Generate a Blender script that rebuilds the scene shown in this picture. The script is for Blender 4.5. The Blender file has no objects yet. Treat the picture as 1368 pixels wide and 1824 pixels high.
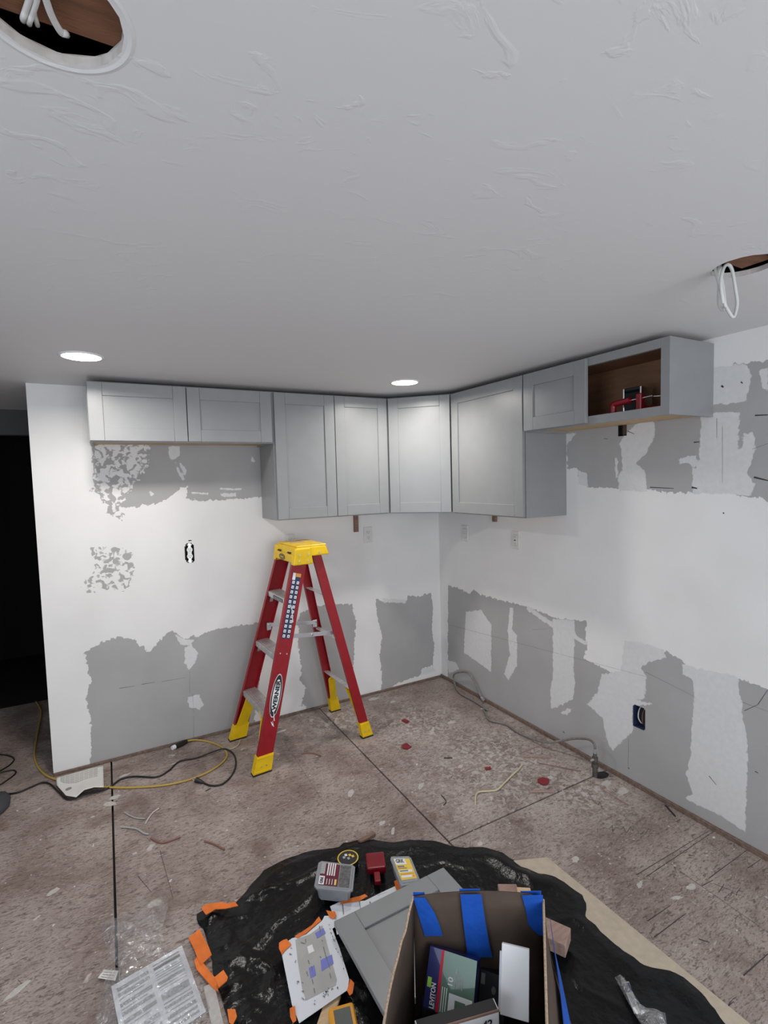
import bpy, bmesh, math, random
import numpy as np
from mathutils import Vector, Matrix, noise
from mathutils.geometry import delaunay_2d_cdt
PI = math.pi
random.seed(7)
S = bpy.context.scene
COL = S.collection

# ------------------------------------------------------------------ camera
FPX = 904.69
CAM = Vector((-2.28, -3.2701, 1.587))
YAW, PITCH, ROLL = 0.5018, -0.0651, -0.027
Fv = Vector((math.sin(YAW)*math.cos(PITCH), math.cos(YAW)*math.cos(PITCH), math.sin(PITCH)))
r0 = Vector((math.cos(YAW), -math.sin(YAW), 0)); u0 = r0.cross(Fv)
Rv = r0*math.cos(ROLL) + u0*math.sin(ROLL); Uv = -r0*math.sin(ROLL) + u0*math.cos(ROLL)
cd = bpy.data.cameras.new('camera'); cam = bpy.data.objects.new('camera', cd); COL.objects.link(cam)
cd.sensor_fit = 'VERTICAL'; cd.sensor_height = 24; cd.lens = FPX/1824*24; cd.clip_start = .05
M = Matrix((Rv, Uv, -Fv)).transposed().to_4x4(); M.translation = CAM; cam.matrix_world = M
S.camera = cam
# ------------------------------------------------------------------ view, world, assumed daylight
S.view_settings.view_transform = 'Standard'; S.view_settings.look = 'None'
S.view_settings.gamma = 1; S.view_settings.use_curve_mapping = False
S.view_settings.exposure = -0.06
w = bpy.data.worlds.new('world'); S.world = w; w.use_nodes = True
w.node_tree.nodes['Background'].inputs[0].default_value = (.62, .75, 1, 1)
w.node_tree.nodes['Background'].inputs[1].default_value = .6
def area(name, loc, tgt, sx, sy, power, col, shape='RECTANGLE', spread=PI):
    l = bpy.data.lights.new(name, 'AREA'); l.shape = shape; l.size = sx; l.size_y = sy; l.energy = power; l.color = col; l.spread = spread
    o = bpy.data.objects.new(name, l); COL.objects.link(o); o.location = loc
    o.rotation_euler = (Vector(tgt)-Vector(loc)).to_track_quat('-Z', 'Y').to_euler(); return o
CEIL = 2.14
area('assumed_window_daylight', (-1.55, -5.12, 1.25), (-1.55, 0, 1.1), 2.3, 1.4, 62, (.92, .955, 1.0))  # area light for assumed daylight from an unseen window behind the camera
area('assumed_side_window_daylight', (-4.42, -3.3, 1.25), (0, -2.9, 1.2), 1.5, 1.3, 36, (.80, .89, 1.0))  # second area light, assumed daylight from an unseen window in the left wall
LAMPS = [(-2.333, -.744), (-.730, -.735)]

# ------------------------------------------------------------------ pixel -> point on a real plane
def ray(px, py): return Fv + Rv*((px-684)/FPX) - Uv*((py-912)/FPX)
def fl(px, py, z=0.): d = ray(px, py); return CAM + d*((z-CAM.z)/d.z)
def bk(px, py, Y=0.): d = ray(px, py); return CAM + d*((Y-CAM.y)/d.y)
def rt(px, py, X=0.): d = ray(px, py); return CAM + d*((X-CAM.x)/d.x)

# ------------------------------------------------------------------ materials
def nodes(m): return m.node_tree.nodes, m.node_tree.links
def mat(name, col, rough=.5, metal=0., var=.06, scale=12., bump=0., bscale=60., spec=.5, stretch=(1, 1, 1), coat=0., trans=0., ior=1.45, emis=0.):
    m = bpy.data.materials.new(name); m.use_nodes = True; N, L = nodes(m); b = N['Principled BSDF']
    b.inputs['Roughness'].default_value = rough; b.inputs['Metallic'].default_value = metal
    b.inputs['Specular IOR Level'].default_value = spec; b.inputs['Coat Weight'].default_value = coat
    b.inputs['Transmission Weight'].default_value = trans; b.inputs['IOR'].default_value = ior
    tc = N.new('ShaderNodeTexCoord'); mp = N.new('ShaderNodeMapping'); mp.inputs['Scale'].default_value = stretch
    L.new(tc.outputs['Object'], mp.inputs[0])
    n = N.new('ShaderNodeTexNoise'); n.inputs['Scale'].default_value = scale; n.inputs['Detail'].default_value = 5
    L.new(mp.outputs[0], n.inputs['Vector'])
    mx = N.new('ShaderNodeMix'); mx.data_type = 'RGBA'
    c = Vector(col)
    mx.inputs[6].default_value = (*[max(0, x*(1-var)) for x in c], 1); mx.inputs[7].default_value = (*[min(1, x*(1+var)) for x in c], 1)
    rr = N.new('ShaderNodeMapRange'); rr.inputs[1].default_value = .3; rr.inputs[2].default_value = .7
    L.new(n.outputs['Fac'], rr.inputs[0]); L.new(rr.outputs[0], mx.inputs[0]); L.new(mx.outputs[2], b.inputs['Base Color'])
    if bump:
        n2 = N.new('ShaderNodeTexNoise'); n2.inputs['Scale'].default_value = bscale; n2.inputs['Detail'].default_value = 4
        L.new(mp.outputs[0], n2.inputs['Vector'])
        bp = N.new('ShaderNodeBump'); bp.inputs['Strength'].default_value = bump; bp.inputs['Distance'].default_value = .01
        L.new(n2.outputs['Fac'], bp.inputs['Height']); L.new(bp.outputs[0], b.inputs['Normal'])
    if emis:
        b.inputs['Emission Color'].default_value = (*col, 1); b.inputs['Emission Strength'].default_value = emis
    return m
K = {}
K['cab'] = mat('cabinet_grey_paint', (.248, .254, .258), .34, var=.03, bump=.04, bscale=160, spec=.5)
K['cabin'] = mat('cabinet_interior_wood', (.26, .135, .075), .55, var=.15, scale=8, stretch=(1, 1, 6))
K['wood'] = mat('raw_pine', (.56, .40, .24), .7, var=.18, scale=10, stretch=(1, 8, 8), bump=.15)
K['brownwood'] = mat('brown_wood', (.22, .135, .10), .8, var=.25, scale=14, stretch=(1, 6, 6), bump=.3)
K['blockend'] = mat('block_wood', (.33, .22, .18), .8, var=.2, scale=14, stretch=(1, 6, 6), bump=.3)
K['joist'] = mat('joist_wood', (.17, .075, .038), .8, var=.3, scale=8, stretch=(1, 6, 6), bump=.2)
K['darkhole'] = mat('dark_cavity', (.01, .01, .011), .9)
K['white'] = mat('white_plastic', (.78, .78, .77), .35)
K['cover'] = mat('switch_plate_plastic', (.66, .65, .63), .35)
K['slot'] = mat('black_slot', (.015, .015, .015), .6)
K['red'] = mat('red_fibreglass', (.27, .006, .012), .38, var=.10, scale=30, bump=.06, bscale=200)
K['yellow'] = mat('yellow_plastic', (.78, .50, .005), .38, var=.08, scale=20)
K['alum'] = mat('aluminium', (.62, .62, .62), .42, metal=.75, var=.15, scale=30, bump=.1)
K['steel'] = mat('galvanised_steel', (.75, .77, .82), .3, metal=.9, var=.1)
K['chrome'] = mat('chrome', (.8, .8, .8), .12, metal=1)
K['rubber'] = mat('black_rubber', (.02, .02, .02), .7)
K['navy'] = mat('navy_print', (.025, .035, .09), .45)
K['pwhite'] = mat('printed_white', (.78, .78, .78), .5, var=.03)
K['pblack'] = mat('printed_black', (.02, .02, .025), .5)
K['porange'] = mat('printed_orange', (.75, .32, .06), .5)
K['bag'] = mat('black_poly_sheet', (.006, .0065, .007), .24, var=.3, scale=5, bump=.35, bscale=38, spec=.28)
K['otape'] = mat('orange_tape', (.75, .17, .02), .6, var=.15, scale=25, bump=.3, bscale=50)
K['btape'] = mat('blue_painters_tape', (.006, .075, .40), .6, var=.12, scale=20, bump=.2)
K['card'] = mat('corrugated_cardboard', (.075, .052, .038), .85, var=.1, scale=20, bump=.1)
K['cardedge'] = mat('cardboard_edge', (.42, .31, .22), .85, var=.3, scale=200)
K['paper'] = mat('paper', (.70, .72, .76), .8, var=.03, scale=9)
K['paperold'] = mat('creased_paper', (.66, .65, .62), .8, var=.08, scale=9)
K['print_grey'] = mat('grey_print', (.42, .41, .39), .8, var=.1)
K['print_dark'] = mat('dark_grey_print', (.19, .19, .19), .8, var=.2, scale=160)
K['print_mid'] = mat('mid_grey_print', (.36, .37, .38), .8, var=.25, scale=170)
K['purple'] = mat('purple_highlighter', (.19, .21, .55), .8, var=.1)
K['maroon'] = mat('maroon_label', (.12, .01, .03), .4)
K['ylabel'] = mat('yellow_label', (.80, .55, .06), .4)
K['clear'] = mat('frosted_clear_tub', (.38, .40, .42), .25, var=.1, trans=.25)
K['dkclear'] = mat('tub_with_screws', (.12, .12, .12), .3, var=.5, scale=90)
K['redplastic'] = mat('red_plastic', (.20, .002, .010), .3, coat=.4)
K['leaf'] = mat('green_print', (.08, .17, .11), .35, coat=.3)
K['lime'] = mat('lime_print', (.30, .62, .06), .4)
K['lnavy'] = mat('navy_carton', (.012, .015, .11), .35, coat=.3)
K['lred'] = mat('red_stripe', (.5, .01, .04), .4)
K['mdf'] = mat('beige_board', (.46, .39, .30), .75, var=.08, scale=40, bump=.1, bscale=150)
K['ycord'] = mat('yellow_cord', (.42, .29, .06), .5)
K['bcord'] = mat('black_cord', (.012, .012, .012), .45)
K['gcord'] = mat('dark_olive_cord', (.05, .04, .02), .5)
K['wcable'] = mat('white_cable', (.55, .545, .53), .45)
K['gaspipe'] = mat('grey_flex_pipe', (.21, .20, .19), .45, metal=.3, var=.2, scale=60, bump=.4, bscale=200)
K['iron'] = mat('dark_pipe_fitting', (.12, .11, .10), .5, metal=.5, var=.3, scale=50, bump=.2)
K['cream'] = mat('cream_wire', (.52, .45, .30), .5)
K['greywire'] = mat('grey_wire', (.36, .36, .33), .5)
K['copper'] = mat('brown_wire', (.22, .10, .07), .6)
K['trimw'] = mat('dusty_sole_wood', (.16, .11, .085), .85, var=.3, scale=20, stretch=(3, 3, 3), bump=.3)
K['hallwall'] = mat('dimmed_hall_wall', (.09, .09, .095), .8)  # base colour darkened to carry the dimness of the hall
K['unlit_black'] = mat('unlit_black_surface', (.006, .006, .006), .9)  # black colour stands in for missing light in the unlit room and attic
K['otool'] = mat('orange_tool_shell', (.75, .33, .02), .4)
K['gtool'] = mat('grey_tool_face', (.10, .11, .10), .5)
K['roomwall'] = mat('room_wall_paint', (.70, .70, .69), .8)
K['plaster'] = mat('dried_joint_compound', (.47, .44, .41), .9, var=.12, scale=60)
K['pencil'] = mat('pencil_and_marker_line', (.055, .05, .048), .9)
K['seamdark'] = mat('dark_seam_filler', (.02, .02, .02), .9)
K['felt'] = mat('dark_grey_felt', (.05, .05, .055), .9)
K['scratch'] = mat('dark_wall_nick', (.05, .045, .045), .9)
K['lens'] = mat('lit_led_lens', (1, .98, .96), .5, emis=14)

def film(name, fac, col, bs):
    m = bpy.data.materials.new(name); m.use_nodes = True; N, L = nodes(m); N.remove(N['Principled BSDF'])
    out = N['Material Output']; t = N.new('ShaderNodeBsdfTransparent'); g = N.new('ShaderNodeBsdfGlossy'); d = N.new('ShaderNodeBsdfDiffuse')
    d.inputs[0].default_value = (*col, 1); g.inputs['Roughness'].default_value = .08
    n = N.new('ShaderNodeTexNoise'); n.inputs['Scale'].default_value = bs; n.inputs['Detail'].default_value = 5; n.inputs['Distortion'].default_value = 1.2
    tc = N.new('ShaderNodeTexCoord'); L.new(tc.outputs['Object'], n.inputs['Vector'])
    bp = N.new('ShaderNodeBump'); bp.inputs['Strength'].default_value = 1; bp.inputs['Distance'].default_value = .03
    L.new(n.outputs['Fac'], bp.inputs['Height']); L.new(bp.outputs[0], g.inputs['Normal'])
    a = N.new('ShaderNodeMixShader'); a.inputs[0].default_value = .35; L.new(g.outputs[0], a.inputs[1]); L.new(d.outputs[0], a.inputs[2])
    x = N.new('ShaderNodeMixShader'); x.inputs[0].default_value = fac; L.new(t.outputs[0], x.inputs[1]); L.new(a.outputs[0], x.inputs[2])
    L.new(x.outputs[0], out.inputs[0]); return m
K['film'] = film('clear_polythene', .30, (.6, .6, .6), 14)
K['film2'] = film('clear_polythene_sleeve', .5, (.45, .45, .46), 30)

def wall_mat():
    m = bpy.data.materials.new('patched_drywall'); m.use_nodes = True; N, L = nodes(m); b = N['Principled BSDF']
    b.inputs['Roughness'].default_value = .75; b.inputs['Specular IOR Level'].default_value = .25
    tc = N.new('ShaderNodeTexCoord'); O = tc.outputs['Object']
    def at(n): a = N.new('ShaderNodeAttribute'); a.attribute_name = n; return a.outputs['Fac']
    def nz(s, d=6, dist=0, sx=(1, 1, 1)):
        mp = N.new('ShaderNodeMapping'); mp.inputs['Scale'].default_value = sx; L.new(O, mp.inputs[0])
        n = N.new('ShaderNodeTexNoise'); n.inputs['Scale'].default_value = s; n.inputs['Detail'].default_value = d; n.inputs['Distortion'].default_value = dist
        L.new(mp.outputs[0], n.inputs['Vector']); return n.outputs['Fac']
    def ma(op, a, bb, c=None):
        n = N.new('ShaderNodeMath'); n.operation = op
        for i, v in enumerate((a, bb, c)):
            if v is None: continue
            if isinstance(v, (int, float)): n.inputs[i].default_value = v
            else: L.new(v, n.inputs[i])
        return n.outputs[0]
    def step(v, k=500.):
        n = N.new('ShaderNodeMapRange'); n.inputs[1].default_value = -.5/k; n.inputs[2].default_value = .5/k; L.new(v, n.inputs[0]); return n.outputs[0]
    def mix(f, a, bb):
        n = N.new('ShaderNodeMix'); n.data_type = 'RGBA'; L.new(f, n.inputs[0]) if not isinstance(f, float) else setattr(n.inputs[0], 'default_value', f)
        for i, v in ((6, a), (7, bb)):
            if isinstance(v, tuple): n.inputs[i].default_value = (*v, 1)
            else: L.new(v, n.inputs[i])
        return n.outputs[2]
    rag = ma('MULTIPLY', ma('SUBTRACT', nz(38, 8, .4, (1, 1, 1)), .5), .045)
    ragv = ma('MULTIPLY', ma('SUBTRACT', nz(60, 6, 0, (1, 1, .35)), .5), .02)
    g = step(ma('ADD', ma('ADD', at('grey'), rag), ragv), 350)
    mo = ma('ADD', at('mottle'), ma('MULTIPLY', rag, 1.6))
    n2 = step(ma('SUBTRACT', nz(30, 10, .6), .515), 22)
    g2 = N.new('ShaderNodeMix'); g2.data_type = 'FLOAT'; L.new(step(mo), g2.inputs[0]); L.new(g, g2.inputs[2]); L.new(n2, g2.inputs[3])
    mu = step(ma('ADD', at('mud'), ma('MULTIPLY', ma('ADD', rag, ragv), .6)), 260)
    var = nz(3.2, 6)
    big = N.new('ShaderNodeMapRange'); big.inputs[1].default_value = .3; big.inputs[2].default_value = .7; L.new(var, big.inputs[0])
    white = mix(big.outputs[0], (.715, .705, .69), (.77, .762, .75))
    grey = mix(big.outputs[0], (.355, .35, .345), (.40, .395, .39))
    mudc = mix(nz(45, 6, .5), (.58, .578, .575), (.70, .698, .695))
    c = mix(g2.outputs[0], white, grey); c = mix(mu, c, mudc)
    L.new(c, b.inputs['Base Color'])
    bp = N.new('ShaderNodeBump'); bp.inputs['Strength'].default_value = .25; bp.inputs['Distance'].default_value = .004
    hh = ma('ADD', ma('MULTIPLY', nz(14, 6, 1.), .6), ma('MULTIPLY', ma('SUBTRACT', mu, g2.outputs[0]), .25))
    L.new(hh, bp.inputs['Height']); L.new(bp.outputs[0], b.inputs['Normal'])
    return m
K['drywall'] = wall_mat()

def ceil_mat():
    m = bpy.data.materials.new('skip_trowel_ceiling'); m.use_nodes = True; N, L = nodes(m); b = N['Principled BSDF']
    b.inputs['Roughness'].default_value = .6; b.inputs['Base Color'].default_value = (.70, .70, .702, 1); b.inputs['Specular IOR Level'].default_value = .3
    tc = N.new('ShaderNodeTexCoord')
    mp = N.new('ShaderNodeMapping'); mp.inputs['Scale'].default_value = (1, 1.6, 1); mp.inputs['Rotation'].default_value = (0, 0, .5); L.new(tc.outputs['Object'], mp.inputs[0])
    n = N.new('ShaderNodeTexNoise'); n.inputs['Scale'].default_value = 9; n.inputs['Detail'].default_value = 7; n.inputs['Distortion'].default_value = 1.5
    L.new(mp.outputs[0], n.inputs['Vector'])
    cr = N.new('ShaderNodeValToRGB'); e = cr.color_ramp.elements; e[0].position = .60; e[1].position = .67; e[0].color = (0, 0, 0, 1); e[1].color = (1, 1, 1, 1)
    L.new(n.outputs['Fac'], cr.inputs[0])
    n3 = N.new('ShaderNodeTexNoise'); n3.inputs['Scale'].default_value = 3.0; n3.inputs['Detail'].default_value = 3; L.new(tc.outputs['Object'], n3.inputs['Vector'])
    mm = N.new('ShaderNodeMath'); mm.operation = 'MULTIPLY'; L.new(cr.outputs[0], mm.inputs[0]); L.new(n3.outputs['Fac'], mm.inputs[1])
    n4 = N.new('ShaderNodeTexNoise'); n4.inputs['Scale'].default_value = 30; n4.inputs['Detail'].default_value = 6; L.new(tc.outputs['Object'], n4.inputs['Vector'])
    ad = N.new('ShaderNodeMath'); ad.operation = 'MULTIPLY_ADD'; L.new(n4.outputs['Fac'], ad.inputs[0]); ad.inputs[1].default_value = .22; L.new(mm.outputs[0], ad.inputs[2])
    bp = N.new('ShaderNodeBump'); bp.inputs['Strength'].default_value = .22; bp.inputs['Distance'].default_value = .004
    L.new(ad.outputs[0], bp.inputs['Height']); L.new(bp.outputs[0], b.inputs['Normal']); return m
K['ceiling'] = ceil_mat()

def floor_mat():
    m = bpy.data.materials.new('stained_subfloor_board'); m.use_nodes = True; N, L = nodes(m); b = N['Principled BSDF']
    b.inputs['Roughness'].default_value = .72; b.inputs['Specular IOR Level'].default_value = .3
    tc = N.new('ShaderNodeTexCoord'); O = tc.outputs['Object']
    def nz(s, d=6, dist=0, sc=(1, 1, 1), rot=0):
        mp = N.new('ShaderNodeMapping'); mp.inputs['Scale'].default_value = sc; mp.inputs['Rotation'].default_value = (0, 0, rot); L.new(O, mp.inputs[0])
        n = N.new('ShaderNodeTexNoise'); n.inputs['Scale'].default_value = s; n.inputs['Detail'].default_value = d; n.inputs['Distortion'].default_value = dist
        L.new(mp.outputs[0], n.inputs['Vector']); return n.outputs['Fac']
    def mr(v, a, bb, c=0., d=1.):
        n = N.new('ShaderNodeMapRange'); n.inputs[1].default_value = a; n.inputs[2].default_value = bb; n.inputs[3].default_value = c; n.inputs[4].default_value = d; L.new(v, n.inputs[0]); return n.outputs[0]
    def mix(f, a, bb, mode='MIX'):
        n = N.new('ShaderNodeMix'); n.data_type = 'RGBA'; n.blend_type = mode; L.new(f, n.inputs[0])
        for i, v in ((6, a), (7, bb)):
            if isinstance(v, tuple): n.inputs[i].default_value = (*v, 1)
            else: L.new(v, n.inputs[i])
        return n.outputs[2]
    def ma(op, a, bb):
        n = N.new('ShaderNodeMath'); n.operation = op
        for i, v in enumerate((a, bb)):
            if isinstance(v, (int, float)): n.inputs[i].default_value = v
            else: L.new(v, n.inputs[i])
        return n.outputs[0]
    c = mix(mr(nz(4, 9), .34, .66), (.225, .172, .152), (.385, .322, .292))
    for s, rot, sc, dk in ((30, .3, (1, 3, 1), .7), (30, 1.7, (1, 3, 1), .7), (52, 2.6, (1, 3, 1), .7), (55, .9, (1, 3, 1), .6)):
        f = mr(nz(s, 3, 1.0, sc, rot), .57, .68); c = mix(ma('MULTIPLY', f, dk), c, (.095, .065, .054))
    f = mr(nz(42, 4, 1.2, (1, 3, 1), 2.1), .55, .68); c = mix(ma('MULTIPLY', f, .55), c, (.44, .38, .345))
    f = mr(nz(5, 8, .8), .54, .72); c = mix(ma('MULTIPLY', f, .6), c, (.125, .08, .062))
    # joint-compound dust, denser in the corner where the sanding was done
    def near(x, y, r):
        v = N.new('ShaderNodeVectorMath'); v.operation = 'DISTANCE'; L.new(O, v.inputs[0]); v.inputs[1].default_value = (x, y, 0); return mr(v.outputs['Value'], r, 0.)
    dz = ma('MAXIMUM', ma('MAXIMUM', near(-.45, -1.15, .75), near(-.25, -1.6, .35)), ma('MAXIMUM', near(-1.0, -.25, .35), near(-.6, -.6, .5)))
    dn = mr(nz(34, 12, 1.2), .47, .62)
    c = mix(ma('MULTIPLY', ma('MULTIPLY', dn, dz), .95), c, (.50, .46, .44))
    sp = mr(nz(48, 4, .4), .71, .74); c = mix(ma('MULTIPLY', sp, .9), c, (.66, .63, .59))
    sp = mr(nz(9, 7, .9, (1, 1.4, 1), .4), .69, .735); c = mix(ma('MULTIPLY', sp, .6), c, (.60, .56, .52))
    L.new(c, b.inputs['Base Color'])
    bp = N.new('ShaderNodeBump'); bp.inputs['Strength'].default_value = .3; bp.inputs['Distance'].default_value = .003
    L.new(nz(60, 6, 1), bp.inputs['Height']); L.new(bp.outputs[0], b.inputs['Normal']); return m
K['floor'] = floor_mat()

# ------------------------------------------------------------------ mesh helpers
class MB:
    def __init__(s): s.v = []; s.f = []; s.m = []; s.mats = []; s.smooth = []
    def mi(s, k):
        if k not in s.mats: s.mats.append(k)
        return s.mats.index(k)
    def add(s, vs, fs, k, sm=False):
        o = len(s.v); s.v += [tuple(v) for v in vs]; i = s.mi(k)
        for f in fs: s.f.append([o+a for a in f]); s.m.append(i); s.smooth.append(sm)
        return s
    def box(s, lo, hi, k, bev=0., T=None, segs=1):
        bm = bmesh.new(); bmesh.ops.create_cube(bm, size=1)
        lo = Vector(lo); hi = Vector(hi); c = (lo+hi)/2; d = hi-lo
        for v in bm.verts: v.co = Vector((v.co.x*d.x, v.co.y*d.y, v.co.z*d.z)) + c
        if bev: bmesh.ops.bevel(bm, geom=bm.edges[:], offset=bev, segments=segs, affect='EDGES', profile=.6)
        s.bm(bm, k, T); return s
    def bm(s, bm, k, T=None, sm=False):
        bm.verts.index_update()
        s.add([(T @ v.co if T else v.co) for v in bm.verts], [[v.index for v in f.verts] for f in bm.faces], k, sm); bm.free()
    def hexa(s, p, k):   # 8 points: bottom 4 (ccw), top 4
        s.add(p, [(3, 2, 1, 0), (4, 5, 6, 7), (0, 1, 5, 4), (1, 2, 6, 5), (2, 3, 7, 6), (3, 0, 4, 7)], k); return s
    def quad(s, a, b, c, d, k): s.add([a, b, c, d], [(0, 1, 2, 3)], k); return s
    def poly(s, pts, k): s.add(pts, [tuple(range(len(pts)))], k); return s
    def sweep(s, p0, p1, ax, ay, prof, k):   # prism with a 2-D profile
        p0 = Vector(p0); p1 = Vector(p1); ax = Vector(ax); ay = Vector(ay); n = len(prof)
        vs = [p0+ax*a+ay*b for a, b in prof]+[p1+ax*a+ay*b for a, b in prof]
        s.add(vs, [(i, (i+1) % n, n+(i+1) % n, n+i) for i in range(n)]+[tuple(range(n-1, -1, -1)), tuple(range(n, 2*n))], k); return s
    def tube(s, pts, r, k, sides=8, res=6, smooth=True, rad=None):
        P = [Vector(p) for p in pts]
        if res > 1 and len(P) > 2:
            Q = []; R = []
            for i in range(len(P)-1):
                a = P[max(0, i-1)]; b = P[i]; c = P[i+1]; d = P[min(len(P)-1, i+2)]
                for j in range(res):
                    t = j/res; Q.append(.5*((2*b)+(c-a)*t+(2*a-5*b+4*c-d)*t*t+(3*b-3*c+d-a)*t**3))
            Q.append(P[-1])
        else: Q = P
        n = len(Q); vs = []; up = None
        for i, q in enumerate(Q):
            t = (Q[min(n-1, i+1)]-Q[max(0, i-1)]).normalized()
            if up is None: up = Vector((0, 0, 1)) if abs(t.z) < .9 else Vector((1, 0, 0))
            a = t.cross(up).normalized(); up = a.cross(t).normalized()
            rr = rad(i/(n-1)) if rad else r
            for j in range(sides): an = 2*PI*j/sides; vs.append(q+(a*math.cos(an)+up*math.sin(an))*rr)
        fs = [(i*sides+j, i*sides+(j+1) % sides, (i+1)*sides+(j+1) % sides, (i+1)*sides+j) for i in range(n-1) for j in range(sides)]
        s.add(vs, fs, k, smooth); s.add(vs[:sides], [tuple(range(sides-1, -1, -1))], k); s.add(vs[-sides:], [tuple(range(sides))], k); return s
    def disc(s, c, ax, ay, rx, ry, k, n=32):
        c = Vector(c); ax = Vector(ax); ay = Vector(ay)
        s.add([c+ax*(rx*math.cos(2*PI*i/n))+ay*(ry*math.sin(2*PI*i/n)) for i in range(n)], [tuple(range(n))], k); return s
    def cyl(s, c0, c1, r0, r1, k, n=20): return s.tube([c0, c1], r0, k, n, 1, True, rad=lambda t: r0+(r1-r0)*t)
    def text(s, txt, o, ux, uy, h, k, width=None, bold=0.):
        cu = bpy.data.curves.new('t', 'FONT'); cu.body = txt; cu.size = 1; cu.offset = bold; cu.resolution_u = 3
        ob = bpy.data.objects.new('t', cu); COL.objects.link(ob)
        me = bpy.data.meshes.new_from_object(ob.evaluated_get(bpy.context.evaluated_depsgraph_get()))
        if len(me.vertices):
            xs = [v.co.x for v in me.vertices]; ys = [v.co.y for v in me.vertices]; x0, x1, y0, y1 = min(xs), max(xs), min(ys), max(ys)
            sy = h/(y1-y0); sx = (width/(x1-x0)) if width else sy
            o = Vector(o); ux = Vector(ux).normalized(); uy = Vector(uy).normalized()
            s.add([o+ux*((v.co.x-x0)*sx)+uy*((v.co.y-y0)*sy) for v in me.vertices], [tuple(p.vertices) for p in me.polygons], k)
        bpy.data.objects.remove(ob); bpy.data.curves.remove(cu); bpy.data.meshes.remove(me); return s
    def build(s, name, parent=None, loc=None, T=None):
        me = bpy.data.meshes.new(name)
        off = Vector(loc) if loc is not None else None
        vs = s.v if off is None else [tuple(Vector(v)-off) for v in s.v]
        me.from_pydata(vs, [], s.f); me.update()
        for k in s.mats: me.materials.append(K[k])
        me.polygons.foreach_set('material_index', s.m); me.polygons.foreach_set('use_smooth', s.smooth)
        o = bpy.data.objects.new(name, me); COL.objects.link(o)
        if off is not None: o.location = off
        if parent: o.parent = parent
        return o
def tag(o, label, cat, group=None):
    o['label'] = label; o['category'] = cat
    if group: o['group'] = group
    return o
def thing(name, label, cat, loc=(0, 0, 0), rot=0., group=None):
    o = bpy.data.objects.new(name, None); COL.objects.link(o); o.location = loc; o.rotation_euler = (0, 0, rot); o.empty_display_size = .1
    return tag(o, label, cat, group)
def struct(o): o['kind'] = 'structure'; return o
def rotz(a, loc=(0, 0, 0)): return Matrix.Translation(Vector(loc)) @ Matrix.Rotation(a, 4, 'Z')

# ------------------------------------------------------------------ signed distance to a polygon (positive inside)
def sdf(poly, X, Y):
    P = np.array(poly, float); n = len(P); d = np.full(X.shape, 1e9); ins = np.zeros(X.shape, bool)
    for i in range(n):
        a = P[i]; b = P[(i+1) % n]; e = b-a; wx = X-a[0]; wy = Y-a[1]
        t = np.clip((wx*e[0]+wy*e[1])/max(1e-12, e@e), 0, 1); d = np.minimum(d, (wx-e[0]*t)**2+(wy-e[1]*t)**2)
        cnd = (a[1] > Y) != (b[1] > Y)
        if abs(b[1]-a[1]) > 1e-9: ins ^= cnd & (X < (b[0]-a[0])*(Y-a[1])/(b[1]-a[1])+a[0])
    d = np.sqrt(d); return np.where(ins, d, -d)

def wall_grid(name, u0, u1, z1, conv, tocoord, layers, holes, thick, extra=None, h=.006):
    """front face of a wall as a grid (u along the wall) carrying the drywall layers as signed distances"""
    nu = int(round((u1-u0)/h)); nzz = int(round(z1/h)); U = np.linspace(u0, u1, nu+1); Z = np.linspace(0, z1, nzz+1)
    UU, ZZ = np.meshgrid(U, Z)
    out = {}
    for nm, polys in layers.items():
        d = np.full(UU.shape, -.1)
        for p in polys: d = np.maximum(d, sdf([conv(x, y) for x, y in p], UU, ZZ))
        out[nm] = np.clip(d, -.1, .1)
    cu = (UU[:-1, :-1]+UU[1:, 1:])/2; cz = (ZZ[:-1, :-1]+ZZ[1:, 1:])/2; keep = np.ones(cu.shape, bool)
    for hp in holes: keep &= sdf(hp, cu, cz) < 0
    idx = np.arange(UU.size).reshape(UU.shape)
    q = np.stack([idx[:-1, :-1], idx[:-1, 1:], idx[1:, 1:], idx[1:, :-1]], -1)[keep]
    vs = [tocoord(a, 0, b) for a, b in zip(UU.ravel(), ZZ.ravel())]
    nv = len(vs)
    # slab behind the face
    c = [tocoord(a, t, b) for t in (0, thick) for (a, b) in ((u0, 0), (u1, 0), (u1, z1), (u0, z1))]
    fs = q.tolist()+[[nv+4, nv+5, nv+6, nv+7], [nv, nv+1, nv+5, nv+4], [nv+1, nv+2, nv+6, nv+5], [nv+2, nv+3, nv+7, nv+6], [nv+3, nv, nv+4, nv+7]]
    mi = [0]*len(fs); vs += c
    if extra:
        vs2, fs2 = extra; o = len(vs); vs += vs2; fs += [[a+o for a in f] for f in fs2]; mi += [1]*len(fs2)
    me = bpy.data.meshes.new(name); me.from_pydata(vs, [], fs); me.materials.append(K['drywall']); me.materials.append(K['scratch'])
    me.polygons.foreach_set('material_index', mi)
    for nm, d in out.items():
        a = me.attributes.new(nm, 'FLOAT', 'POINT'); arr = np.full(len(vs), -.1, np.float32); arr[:nv] = d.ravel(); a.data.foreach_set('value', arr)
    me.update(); o = bpy.data.objects.new(name, me); COL.objects.link(o); return struct(o)
def strokes(lst, conv3, off):   # thin dark marks as ribbons lying on a surface: [(px0,py0,px1,py1,width)]
    vs = []; fs = []
    for (a, b, c, d, wd) in lst:
        p = conv3(a, b); q = conv3(c, d); t = (q-p); L_ = t.length
        if L_ < 1e-5: continue
        nrm = Vector(off).normalized(); s_ = nrm.cross(t.normalized())*wd*.36; o = len(vs)
        vs += [tuple(x+Vector(off)) for x in (p-s_, q-s_*.6, q+s_*.6, p+s_)]; fs.append([o, o+1, o+2, o+3])
    return vs, fs

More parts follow.
